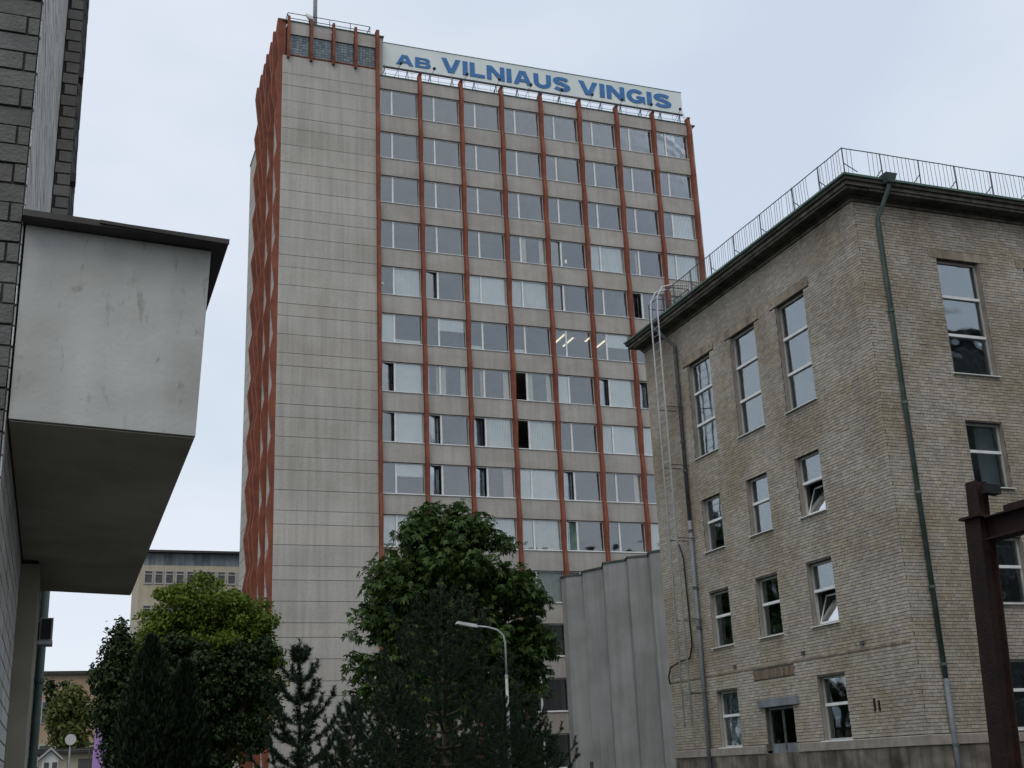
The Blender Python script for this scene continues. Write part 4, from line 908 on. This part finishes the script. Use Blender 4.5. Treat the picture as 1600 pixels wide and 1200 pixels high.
def thuja(base, h, wdt, label):
    t = thing('thuja', label, 'conifer', group='thuja columns before the maple'); settle(t, base); n = 12000
    f_ = rng.random(n)**.8; ang = rng.random(n)*2*math.pi; prof = np.clip(np.minimum(1, (1-f_)*2.4)**.7*(.8+.2*np.sin(f_*3)), .03, 1)
    rad = wdt*prof*(.55+.45*rng.random(n)**.5)*(1+.1*np.sin(ang*5+f_*18))
    P = np.stack([base[0]+rad*np.cos(ang), base[1]+rad*np.sin(ang), base[2]+.2+f_*h], 1)
    e = np.stack([np.cos(ang)*.35, np.sin(ang)*.35, np.full(n, 1.)], 1)+.25*rng.normal(size=(n, 3)); s = .17*rng.uniform(.6, 1.2, (n, 1)); b = np.cross(e, unit(n)); b /= np.linalg.norm(b, axis=1, keepdims=True)
    link('crown', tri_mesh('crown', np.stack([P, P+e*s*.5+b*s*.25, P+e*s, P+e*s*.5-b*s*.25], 1), 4), 'thuja_leaf', t)
    MB().tube([base, (base[0], base[1], base[2]+h*.9)], [.08, .02], 8).build('trunk', 'bark', t)
thuja((2.3, 33, GZ), 5.0, .72, 'taller dark thuja column, the left one of the pair before the maple')
thuja((3.2, 33.2, GZ), 4.4, .62, 'shorter dark thuja column, the right one of the pair before the maple')
fy = 75
tree('pale_tree', 'pale olive-green tree far behind the round sign', 'tree', (1.1, fy, GZ), [(.9, fy, 4.9, .9, .9, .9), (.3, fy, 4.0, .7, .8, .9), (1.6, fy, 4.2, .7, .8, 1.0), (1.0, fy, 3.0, 1.2, 1.1, 1.0), (1.2, fy, 1.6, 1.1, 1, .9)], 4200, .26, 'pale_leaf', .12, shell=.3)
tree('thin_tree', 'thin sparse treetop rising beside the wall pipe, far off', 'tree', (-.2, 80, GZ), [(-.25, 80, 6.0, .5, .5, .6), (0, 80, 5.0, .6, .6, .8), (.6, 80, 6.2, .35, .3, .3)], 500, .26, 'dark_leaf', .06, shell=.2)

def pine_mesh(h, rad, seed, whorls, dens):
    """young pine: whorls of branches that turn up at the tips, side shoots, tufts of needles; trunk mesh apart"""
    rd = np.random.default_rng(seed); tr = MB(); tr.tube([(0, 0, 0), (.03, .02, h*.5), (0, 0, h)], [.02*h*.62, .011*h*.62, .006], 8)
    segs = []
    for wI in range(whorls):
        f_ = (wI+.6)/whorls; zz_ = h*(.05+.87*f_); L = rad*(1-f_)**.75*1.05+.12; nb_r = 6 if f_ < .8 else 5; a0 = rd.random()*6.28
        for k in range(nb_r):
            a = a0+k*2*math.pi/nb_r+rd.normal()*.2; l = L*rd.uniform(.75, 1.15); dv = np.array([math.cos(a), math.sin(a), 0]); pts = []
            rise = (.18+.6*f_)
            for s in np.linspace(0, 1, 6): pts.append(np.array([0, 0, zz_])+dv*l*s+np.array([0, 0, l*(rise*s+.30*s*s-.1*math.sin(s*3))]))
            tr.tube([tuple(p) for p in pts], [.016*l+.004, .013*l+.004, .01*l+.003, .007*l+.003, .004, .003], 5)
            for i in range(5): segs.append((pts[i], pts[i+1], .4 if i == 0 else 1.))
            for i in range(2, 6):
                for sgn in (-1, 1):
                    sd_ = np.array([-dv[1], dv[0], 0])*sgn; q = pts[i]; ll = l*.34*rd.uniform(.6, 1.1)*(1.1-.12*i)
                    segs.append((q, q+(dv*.55+sd_*.8+np.array([0, 0, .45]))*ll, 1.))
            segs.append((pts[-1], pts[-1]+np.array([dv[0]*.25, dv[1]*.25, 1.])*(.1+.16*l), 1.3))
    segs.append((np.array([0, 0, h*.86]), np.array([0, 0, h*1.0]), .7)); 
    for k in range(5):
        a = k*1.257; segs.append((np.array([0, 0, h*.90]), np.array([math.cos(a)*.16*rad**.5, math.sin(a)*.16*rad**.5, h*.90+.3]), 1.))
    T = []
    for p, q, wt in segs:
        L = np.linalg.norm(q-p); n = int(dens*L*wt)+2; tt = rd.random((n, 1)); P = p+(q-p)*tt; ax = (q-p)/(L+1e-9)
        v_ = rd.normal(size=(n, 3)); v_ -= (v_@ax)[:, None]*ax; v_ /= np.linalg.norm(v_, axis=1, keepdims=True)+1e-9
        e = v_*.85+ax*.65; e /= np.linalg.norm(e, axis=1, keepdims=True); wv = np.cross(e, rd.normal(size=(n, 3))); wv /= np.linalg.norm(wv, axis=1, keepdims=True)+1e-9
        ln = rd.uniform(.08, .14, (n, 1)); T.append(np.stack([P-wv*.008, P+wv*.008, P+e*ln], 1))
    nd = tri_mesh('needles', np.concatenate(T), 3); nd.materials.append(MAT['pine_needle'])
    tm = tr.mesh('trunk'); tm.materials.append(MAT['bark']); return nd, tm
PN = [pine_mesh(6.6, 2.5, 3, 14, 230), pine_mesh(4.7, 1.05, 5, 9, 330), pine_mesh(5.4, 1.9, 9, 12, 260)]
def pine(kind, loc, sc, rot, label):
    t = thing('pine_tree', label, 'pine', loc, 'young pines at the foot of the tower'); t.scale = (sc, sc, sc); t.rotation_euler.z = rot
    link('crown', PN[kind][0], None, t); link('trunk', PN[kind][1], None, t)
pine(1, (5.22, 28, GZ), 1.0, .3, 'slim young pine with a bare leader against the blank tower wall')
pine(0, (9.55, 31, GZ), 1.0, 1.0, 'biggest dark pine in front of the chestnut tree')
pine(2, (6.2, 27, GZ), .62, 2.0, 'low pine at the left foot of the biggest pine')
pine(2, (11.35, 29.6, GZ), .66, 4.0, 'broad pine just right of the street lamp pole')
pine(2, (7.6, 28.5, GZ), .72, .8, 'low bushy pine just before the biggest pine')
pine(0, (11.9, 33, GZ), .58, 3.0, 'dark pine right of the street lamp by the link building')
pine(0, (9.9, 27.5, GZ), .52, 5.0, 'lowest pine front and centre below the biggest pine')

# ------------------------------------------------------------------ put each thing's origin at its base
for root, base in BASES:
    for chd in list(root.children):
        chd.location = Vector(chd.location)-base
    root.location = base
LEAN[0].location += LEAN[1]; LEAN[0].rotation_euler.y = LEAN[2]
for o in COL.objects:
    if '_p' in o: del o['_p']
